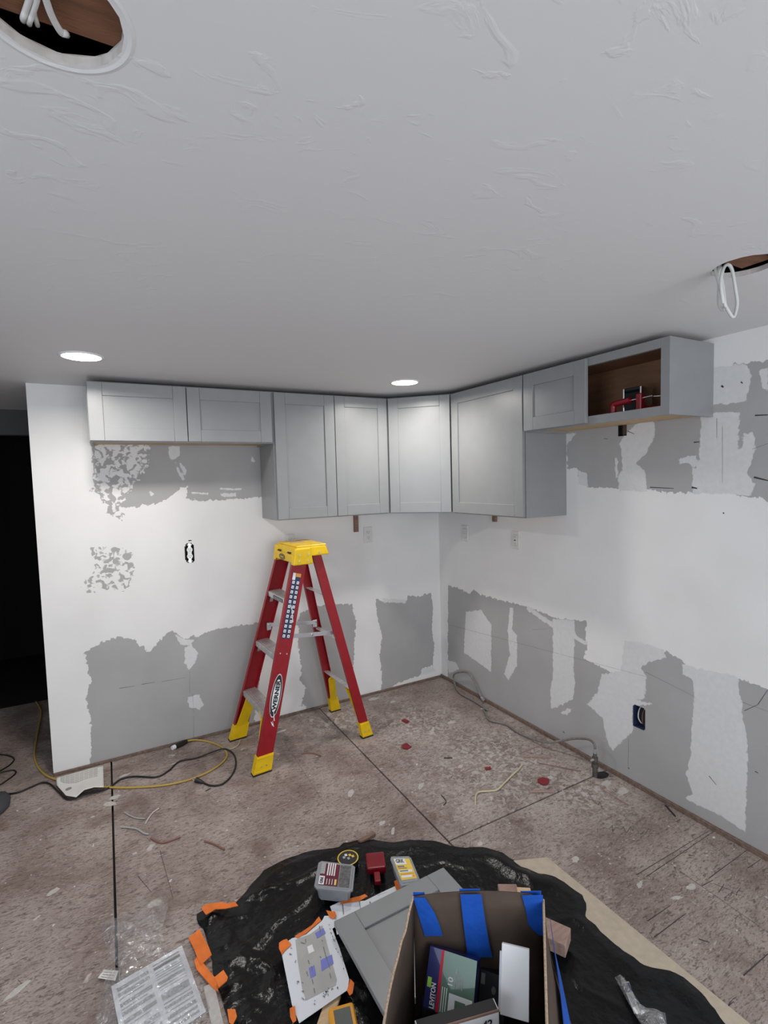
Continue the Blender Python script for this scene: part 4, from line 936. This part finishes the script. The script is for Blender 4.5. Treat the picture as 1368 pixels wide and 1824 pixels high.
# clear polythene bag over it
ou = [(178,1650),(200,1640),(240,1632),(262,1610),(290,1598),(300,1603),(296,1640),(286,1665),(300,1695),(330,1690),(372,1790),(376,1800),(345,1850),(230,1900),(180,1880),(172,1800),(190,1740),(172,1742),(186,1727),(210,1729),(190,1690)]
out = densify([fl(x, y).to_2d() for x, y in ou], .02, .008); vo, fo, d = cdt(out, .014); b = MB()
b.add([(v.x, v.y, .008+min(1, max(0, dd)/.03)*(.004+.020*max(0, ridge(v.x, v.y*1.3, 11, 2))**3+.008*max(0, ridge(v.x, v.y, 24, 9))**2)) for v, dd in zip(vo, d)], [tuple(f) for f in fo], 'film', True)
tag(b.build('clear_plastic_bag', loc=(-2.3, -1.6, 0)), 'wrinkled clear plastic bag covering part of the instruction sheet', 'plastic bag')
b = MB(); P = [fl(x, y, .010) for x, y in [(174,1742),(185,1727),(211,1729),(205,1747)]]; up_poly(b, P, 'paperold'); vs, fs = strokes([(186,1732,206,1733,.003),(183,1736,204,1738,.003),(180,1740,200,1743,.003)], lambda x, y: fl(x, y, .010), (0, 0, .0006)); b.add(vs, fs, 'print_dark')
tag(b.build('paper_tag', loc=P[0]), 'small pale printed label at the left of the clear bag', 'paper')
# white strip of trim beside the black sheet
b = MB(); p = fl(372, 1757); q = fl(395, 1860); T = rotz(math.atan2((q-p).y, (q-p).x), p); b.box((0, -.016, .001), ((q-p).length, .016, .009), 'plaster', .002, T)
tag(b.build('painted_stick', loc=p), 'whitish wooden stick beside the left edge of the black sheet', 'wood scrap')
# flyer curled against the end of the back wall
b = MB(); n = 20; m_ = 16
TE = [(101,1389,.002),(130,1381,.002),(158,1373,.002),(184,1367,.002)]; BE = [(101,1402,.003),(118,1421,.006),(136,1424,.012),(150,1411,.034),(168,1406,.030),(185,1406,.020)]
def ev(E_, u):
    f = u*(len(E_)-1); i = min(len(E_)-2, int(f)); t = f-i; a = E_[i]; c = E_[i+1]; return fl(a[0]+(c[0]-a[0])*t, a[1]+(c[1]-a[1])*t, a[2]+(c[2]-a[2])*t)
def cv(u, v):
    p = ev(TE, u); p.y = min(p.y, -.016); q = ev(BE, u); o = p.lerp(q, v); o.z = .013+(q.z-.002)*v**2.2+.004*math.sin(PI*v); return o
A = cv(0, 0)
b.add([cv(i/n, j/m_) for j in range(m_+1) for i in range(n+1)], [(j*(n+1)+i, (j+1)*(n+1)+i, (j+1)*(n+1)+i+1, j*(n+1)+i+1) for j in range(m_) for i in range(n)], 'paperold', True)
for v0 in (.08, .15, .22, .29, .36, .43):
    for i in range(8):
        u_ = .08+i*.10; up_poly(b, [cv(u_, v0)+V(0, 0, .0012), cv(u_+.09, v0)+V(0, 0, .0012), cv(u_+.09, v0+.03)+V(0, 0, .0012), cv(u_, v0+.03)+V(0, 0, .0012)], 'print_grey')
c0 = cv(.25, .72)+V(0, 0, .003); b.disc(c0, (1, .1, 0), (0, 1, .25), .014, .009, 'print_dark', 20)
tag(solid(b.build('curled_flyer', loc=A), .0008), 'curled printed flyer lying at the end of the back wall', 'paper')

# beige board under the sheet
b = MB(); P = [fl(975,1530), fl(920,1535)]; E1 = fl(1275,1775); P = [fl(976,1529), fl(900,1538), fl(900,1538)+V(-.05, -.9, 0), fl(976,1529)+V(.02, -1.05, 0)]
# corner bevelled top-left as in the photo
P = [V(-.757, -1.818, 0), V(-.905, -1.755, 0), V(-1.00, -1.80, 0), V(-1.00, -2.80, 0), V(-.745, -2.80, 0)]; n = len(P); P = P[::-1]
b.add([p+V(0, 0, .0008) for p in P]+[p+V(0, 0, .006) for p in P], [tuple(range(n)), tuple(range(2*n-1, n-1, -1))]+[((i+1) % n, i, n+i, n+(i+1) % n) for i in range(n)], 'mdf')
tag(b.build('beige_board', loc=(-.85, -2.2, 0)), 'thin beige fibreboard sheet sticking out right of the black plastic', 'board')

# ================================================================== THINGS ON THE BLACK SHEET
def block(name, label, pA, pB, w_, h_, z, k, ek=None):
    p = fl(*pA, z+h_); q = fl(*pB, z+h_); d_ = q-p; T = rotz(math.atan2(d_.y, d_.x), (p.x, p.y, z)); b = MB()
    b.box((0, -w_/2, 0), (d_.length, w_/2, h_), k, .002, T); return tag(b.build(name, loc=(p.x, p.y, z)), label, 'wood block')
block('wood_block', 'reddish brown block of lumber right of the taped carton', (950, 1640), (1012, 1668), .075, .045, .03, 'blockend')
block('wood_block', 'pale pine offcut standing just behind the carton', (932, 1580), (938, 1608), .05, .04, .03, 'wood')
block('wood_block', 'brown wood offcut just behind the carton, left of the pale one', (903, 1574), (912, 1610), .07, .03, .03, 'blockend')
block('wood_stick', 'flat pale wood stick poking out below the plan sheet', (596, 1768), (572, 1840), .042, .012, .018, 'wood')
# grey cabinet door lying on the pile, propped
zt = .062
A_ = fl(595,1650,zt); B_ = fl(790,1553,zt); ux = (B_-A_); W_ = ux.length; ux.normalize(); uy = V(ux.y, -ux.x, 0)
nz_ = V(0, 0, 1); Hh = .36; tilt = 0.
T = Matrix.Identity(4)
# door: X -> ux, Z(height) -> -uy direction reversed so the top rail is at the A-B edge, front (-Y) faces up
hz_ = (uy*math.cos(tilt)+V(0, 0, math.sin(tilt)*-1)).normalized(); fy = ux.cross(-hz_).normalized()
zc_ = -hz_; yc_ = zc_.cross(ux).normalized()
T = Matrix((ux, yc_, zc_)).transposed().to_4x4(); T.translation = A_+hz_*Hh
if (T.to_3x3() @ V(0, -1, 0)).z < 0: print('door flipped')
b = MB(); shaker(b, W_, Hh, T, st=.078); dr = b.build('cabinet_door', loc=A_); tag(dr, 'loose grey shaker cabinet door lying on the pile beside the carton', 'cabinet door')

# screw tubs
def tub(label, corner_px, z, h_, lab, k):
    """corner_px: four lid corners in order TL TR BR BL as read on the label"""
    C4 = [fl(x, y, z+h_) for x, y in corner_px]; c = sum(C4, Vector())/4; root = thing('screw_tub', label, 'screw box', (c.x, c.y, z)); o = Vector((c.x, c.y, z))
    def uv(u, v, dz=0.): return (C4[0].lerp(C4[1], u)).lerp(C4[3].lerp(C4[2], u), v)+V(0, 0, dz)-o
    b = MB()
    def ring(s_, dz):
        P = []
        for (u, v) in ((.08, 0), (.92, 0), (1, .08), (1, .92), (.92, 1), (.08, 1), (0, .92), (0, .08)):
            P.append(uv(.5+(u-.5)*s_, .5+(v-.5)*s_, dz))
        return P
    def prism(s0, z0_, s1, z1_, k):
        A0 = ring(s0, z0_); A1 = ring(s1, z1_); n = 8; fs = [tuple(range(n)), tuple(range(2*n-1, n-1, -1))]+[((i+1) % n, i, n+i, n+(i+1) % n) for i in range(n)]
        b.add(A0+A1, fs, k)
    prism(.80, -h_+.001, .90, -.006, 'clear'); b.build('tub', root)
    b = MB(); prism(1, -.006, 1, 0, 'clear'); prism(.90, 0, .88, .003, 'clear'); b.build('lid', root)
    b = MB()
    def lq(u0, v0, u1, v1, k, dz=.0036): up_poly(b, [uv(u0, v0, dz), uv(u1, v0, dz), uv(u1, v1, dz), uv(u0, v1, dz)], k)
    lab(lq, b, uv); b.build('label', root); return root
def lab1(lq, b, uv):
    lq(.10, .10, .90, .60, 'maroon'); lq(.10, .62, .90, .90, 'dkclear'); lq(.12, .10, .42, .24, 'pwhite', .0042); lq(.50, .10, .92, .22, 'print_mid', .0042)
    o = uv(.15, .21, .005); b.text('GRK', o, uv(.9, .21)-uv(.1, .21), uv(.15, .1)-uv(.15, .2), .012, 'pblack', width=(uv(.39, .2)-uv(.15, .2)).length, bold=.03)
    for i in range(4):
        lq(.46, .28+i*.06, .92, .30+i*.06+.012, 'pwhite', .0042); lq(.14, .30+i*.07, .34, .315+i*.07, 'pwhite', .0042)
    lq(.14, .52, .34, .56, 'ylabel', .0044)
tub('clear screw box with a maroon label on the black sheet', [(559,1582),(568,1533),(633,1541),(628,1589)], .03, .055, lab1, 'maroon')
def lab2(lq, b, uv):
    lq(.12, .12, .88, .86, 'ylabel'); lq(.14, .12, .66, .34, 'pwhite', .0042)
    b.text('GRK', uv(.19, .28, .005), uv(1, .3)-uv(0, .3), uv(.2, 0)-uv(.2, .3), .020, 'pblack', width=(uv(.58, .2)-uv(.19, .2)).length, bold=.03)
    lq(.18, .38, .5, .43, 'print_dark', .0042); lq(.18, .46, .6, .48, 'print_dark', .0042); lq(.16, .53, .80, .62, 'pwhite', .0042); lq(.2, .55, .6, .59, 'print_dark', .0046)
    lq(.18, .66, .84, .69, 'porange', .0042); lq(.18, .72, .7, .80, 'pwhite', .0042); lq(.72, .74, .82, .8, 'porange', .0044)
tub('clear screw box with a yellow label, behind the grey door', [(694,1526),(731,1525),(750,1572),(714,1578)], .03, .05, lab2, 'ylabel')
# round black disc with yellow rim, red block
r = thing('tape_measure', 'round black disc with a thin yellow rim behind the maroon-labelled box', 'disc', fl(620, 1535, .03)); r.location.z = .025
b = MB(); b.cyl((0, 0, 0), (0, 0, .022), .043, .043, 'pblack', 40); b.build('disc_body', r)
b = MB(); n = 40
vs = [(rr*math.cos(2*PI*j/n), rr*math.sin(2*PI*j/n), .0228) for rr in (.0385, .043) for j in range(n)]; b.add(vs, [(j, (j+1) % n, n+(j+1) % n, n+j) for j in range(n)][::1], 'ylabel')
for dx, dy, k in ((-.018, .004, 'print_mid'), (-.006, .012, 'pwhite'), (.008, .004, 'ylabel'), (.016, -.008, 'ylabel'), (-.004, -.01, 'print_mid')): b.box((dx, dy, .022), (dx+.010, dy+.012, .0226), k)
b.build('printed_rim', r)
p = fl(669, 1533, .05); b = MB(); b.box((-.038, -.045, 0), (.038, .040, .028), 'redplastic', .006, rotz(-.4, (p.x, p.y, .028)), 2); b.box((-.012, -.10, 0), (.012, -.05, .018), 'redplastic', .004, rotz(-.4, (p.x, p.y, .028)), 2)
tag(b.build('red_plastic_holder', loc=(p.x, p.y, .028)), 'glossy dark red plastic block between the two screw boxes', 'tool')
# orange and grey tool at the bottom edge
p = fl(612, 1818, .05); r = thing('stud_finder', 'orange and grey handheld tool beside the wood stick at the bottom edge', 'tool', (p.x, p.y, .02))
b = MB(); b.box((-.038, -.12, 0), (.038, .05, .030), 'otool', .012, None, 3); b.build('case', r); b = MB(); b.box((-.024, -.10, .0302), (.024, .034, .032), 'gtool', .0008); b.build('face', r); r.rotation_euler = (0, 0, -.25)

# clear blister pack at right
r = thing('plastic_sleeve', 'small clear plastic sleeve with a printed label on the right of the sheet', 'plastic bag', fl(1130, 1775, .016)); off = Vector(r.location)
P = [fl(x, y, .018) for x, y in [(1095,1742),(1104,1738),(1112,1742),(1128,1770),(1145,1795),(1185,1805),(1188,1824),(1200,1850),(1160,1850),(1135,1815),(1118,1785)]]
out = densify([p.to_2d() for p in P], .012); vo, fo, d = cdt(out, .010); b = MB()
b.add([V(v.x, v.y, .020+min(1, max(0, dd)/.012)*(.012+.006*ridge(v.x, v.y, 30, 3)))-off for v, dd in zip(vo, d)], [tuple(f) for f in fo], 'film2', True); b.build('sleeve', r)
b = MB(); up_poly(b, [fl(x, y, .028)-off for x, y in [(1108,1750),(1120,1748),(1140,1802),(1130,1806)]], 'print_mid'); up_poly(b, [fl(x, y, .0286)-off for x, y in [(1109,1752),(1120,1750),(1127,1766),(1116,1769)]], 'navy'); up_poly(b, [fl(x, y, .0286)-off for x, y in [(1127,1795),(1135,1790),(1141,1803),(1134,1807)]], 'pwhite'); b.build('label', r)

# ================================================================== CARDBOARD BOX AND ITS CONTENTS
ZR = .42; Z0 = .028
BL = fl(736, 1598, ZR); BR = fl(968, 1596, ZR); LF = BL+V(-.30, -.335, 0); RF = BR+V(-.315, -.315, 0)
c = (BL+BR+LF+RF)/4; CB = thing('cardboard_box', 'open brown cardboard box with blue tape on its rim', 'box', (c.x, c.y, Z0)); off = Vector((c.x, c.y, Z0))
def rimpts(a, c_, n, zf, bow=0.):
    o = []; nrm = V((c_-a).y, -(c_-a).x, 0).normalized()
    for i in range(n+1): t = i/n; p = a.lerp(c_, t)+nrm*bow*math.sin(PI*t); p.z = ZR+zf(t); o.append(p)
    return o
def wallstrip(mb, top, zb, spread, k, m_=8, th=.005):
    n = len(top); vs = []
    for j in range(m_+1):
        for i, p in enumerate(top):
            t = j/m_; q = p.copy(); q.z = p.z+(zb-p.z)*t; q += spread(i/(n-1))*math.sin(PI*min(1, t*1.0)*.5); vs.append(q-off)
    mb.add(vs, [(j*n+i, j*n+i+1, (j+1)*n+i+1, (j+1)*n+i) for j in range(m_) for i in range(n-1)], k, True)
back = rimpts(BL, BR, 16, lambda t: .012*math.sin(PI*t)**.7-.018*max(0, t-.9)*10*.6, -.004)
right = rimpts(BR, RF, 12, lambda t: -.012-.02*t); left = rimpts(BL, LF, 12, lambda t: -.03*min(1, t*5)-.02*t+.006*math.sin(t*30)*(t < .5), .018)
front = rimpts(LF, RF, 8, lambda t: -.05)
for side, nm, sp_, z_ in ((back, 'back_flap', lambda t: V(0, 0, 0), 0), (right, 'side_flap', lambda t: V(.085, -.05, 0)*min(1, t*2.4), 0), (left, 'side_flap', lambda t: V(-.004, .004, 0), 0), (front, 'front_flap', lambda t: V(.085, -.05, 0)*t+V(-.004, .004, 0)*(1-t), 0)):
    b = MB(); wallstrip(b, side, Z0, sp_, 'card')
    o = b.build(nm, CB); md = o.modifiers.new('thickness', 'SOLIDIFY'); md.thickness = .005; md.offset = 0
b = MB(); b.add([(p.x-off.x, p.y-off.y, .004) for p in (BL, LF, RF, BR)], [(0, 1, 2, 3)], 'card'); o = b.build('box_bottom', CB); solid(o, .003)
# pale torn rims
b = MB()
for side in (left, right): b.tube([p-off+V(0, 0, .001) for p in side], .0032, 'cardedge', 6, 1)
b.build('torn_rim', CB)
def wt(a, c_, n2, pts_, k, name='blue_tape', zadd=None, out_=.0035):
    """tape quad strip on the wall a->c_: pts_ = list of (s_left, s_right, z)"""
    b = MB(); nrm = n2
    P = []
    for s0, s1, z_ in pts_: P.append((a.lerp(c_, s0), a.lerp(c_, s1), z_))
    vs = []
    for l_, r_2, z_ in P:
        for q in (l_, r_2): vs.append(V(q.x, q.y, z_)+nrm*out_-off)
    b.add(vs, [(2*i, 2*i+1, 2*i+3, 2*i+2) for i in range(len(P)-1)], k); o = b.build(name, CB); solid(o, .001); return o
nin = V((BR-BL).y, -(BR-BL).x, 0).normalized()
if nin.dot(c-BL) < 0: nin = -nin
h = lambda s: ZR+.012*max(0, math.sin(PI*s))**.7-.018*max(0, s-.9)*6
wt(BL, BR, nin, [(.0, .09, h(.05)), (.03, .16, .38), (.06, .20, .34), (.08, .22, .31)], 'btape', out_=.006)
wt(BL, BR, nin, [(.36, .52, h(.44)+.003), (.38, .55, .35), (.40, .58, .28), (.41, .60, .25)], 'btape', out_=.010)
wt(BL, BR, nin, [(.83, .99, h(.9)+.003), (.86, .995, .385), (.88, 1., .34), (.96, 1., .31)], 'btape', out_=.007)
# over the outside of the back rim
for s0, s1 in ((0, .09), (.36, .52), (.83, .99)): wt(BL, BR, -nin, [(s0, s1, h((s0+s1)/2)+.004), (s0, s1, .36)], 'btape', out_=.008)
nr = V((RF-BR).y, -(RF-BR).x, 0).normalized()
if nr.dot(c-BR) > 0: nr = -nr
b = MB(); P = []
for t, w_ in ((.04, .002), (.2, .012), (.35, .018), (.5, .026), (.7, .032), (.95, .036)):
    for e_ in (-w_, w_):
        zz = ZR-.045-.10*t+e_; base = BR.lerp(RF, t); sp2 = V(.085, -.05, 0)*min(1, t*2.4); k_ = math.sin(PI*min(1, (ZR-.02-zz)/(ZR-Z0))*.5)
        P.append(V(base.x, base.y, zz)+sp2*k_+nr*.007+V(.008, -.004, 0)-off)
b.add(P, [(2*i, 2*i+1, 2*i+3, 2*i+2) for i in range(5)], 'btape'); o = b.build('blue_tape', CB); solid(o, .001)

def facebox(name, label, pxs, zt_, H, depth, cat, lean, k):
    """carton whose front face hangs from its two top corners (seen at pxs, height zt_), leaning back by lean"""
    a = fl(*pxs[0], zt_); c_ = fl(*pxs[1], zt_); ux = (c_-a); W = ux.length; ux.normalize(); n = V(ux.y, -ux.x, 0)
    r = thing(name, label, cat, (a.x, a.y, zt_)); r.rotation_euler = (-lean, 0, math.atan2(ux.y, ux.x)); b = MB()
    b.box((0, 0, -H), (W, depth, 0), k, .001); b.build('carton', r); return r, W, H
r, W, H = facebox('wall_plate_carton', 'navy and green LEVITON carton standing inside the cardboard box', [(766,1684),(850,1712)], .30, .128, .055, 'small box', .62, 'lnavy')
b = MB(); e = -.0008
def fb(u0, u1, v0, v1, k, e0=0., e1=.0008): b.box((W*u0, -e0-e1, H*(v0-1)), (W*u1, -e0, H*(v1-1)), k)
fb(.26, .32, 0, 1, 'lred'); fb(.32, 1, 0, 1, 'leaf'); fb(.50, .97, .02, .36, 'pwhite', .0008); fb(.63, .84, .08, .28, 'leaf', .0016)
b.text('LEVITON', (W*.225, -.002, -H*.97), (0, 0, 1), (-1, 0, 0), .013, 'pwhite', width=H*.40, bold=.03); fb(.04, .12, .34, .50, 'lime', .0008)
b.text('DECORA', (W*.25, -.002, -H*.97), (0, 0, 1), (-1, 0, 0), .003, 'print_mid', width=H*.24)
b.text('10', (W*.56, -.002, -H*.52), (0, 0, 1), (-1, 0, 0), .014, 'pwhite', width=.017, bold=.02)
for i in range(4): fb(.60+i*.045, .618+i*.045, .46, .78-.05*i, 'print_mid', .0008)
for i in range(3): fb(.35+i*.045, .366+i*.045, .03, .42, 'pwhite', .0008)
b.build('printed_face', r)
r, W, H = facebox('white_carton', 'plain white narrow carton standing at the right inside the cardboard box', [(894,1680),(943,1692)], .36, .142, .016, 'small box', .55, 'pwhite')
b = MB(); b.box((-.006, .016, -H), (W-.01, .020, -.02), 'paper', .0008); b.build('folded_side', r)
r, W, H = facebox('printed_carton', 'open white carton with black print, lowest and nearest in the cardboard box', [(745,1841),(889,1799)], .30, .18, .030, 'small box', 0., 'pwhite')
b = MB(); b.box((0, -.001, -.004), (W, .002, .0015), 'brownwood'); b.box((.003, .003, -.002), (W-.003, .029, .0012), 'slot'); b.build('painted_opening', r)  # black slab on the closed carton paints in its shaded inside
b = MB(); b.text('42', (W*.78, -.0015, -.036), (1, 0, 0), (0, 0, 1), .020, 'pblack', bold=.03); b.build('print', r)
r, W, H = facebox('dark_carton', 'dark carton lying deep in the cardboard box between the green and white ones', [(856,1726),(902,1742)], .22, .12, .06, 'small box', .5, 'pblack')
b = MB(); fb(.05, .2, .75, .95, 'print_dark'); b.disc((W*.55, -.0012, -H*.3), (1, 0, 0), (0, 0, 1), .006, .009, 'print_dark', 16); fb(.75, .98, .6, .8, 'print_dark'); b.build('printed_face', r)
pa = fl(785, 1800, .14); b = MB(); b.box((-.055, -.04, .0), (.055, .05, .08), 'felt', .004, rotz(-.4, (pa.x+.03, pa.y+.05, .05))); tag(b.build('grey_carton', loc=(pa.x, pa.y, .05)), 'dark grey box under the navy and green carton', 'small box')
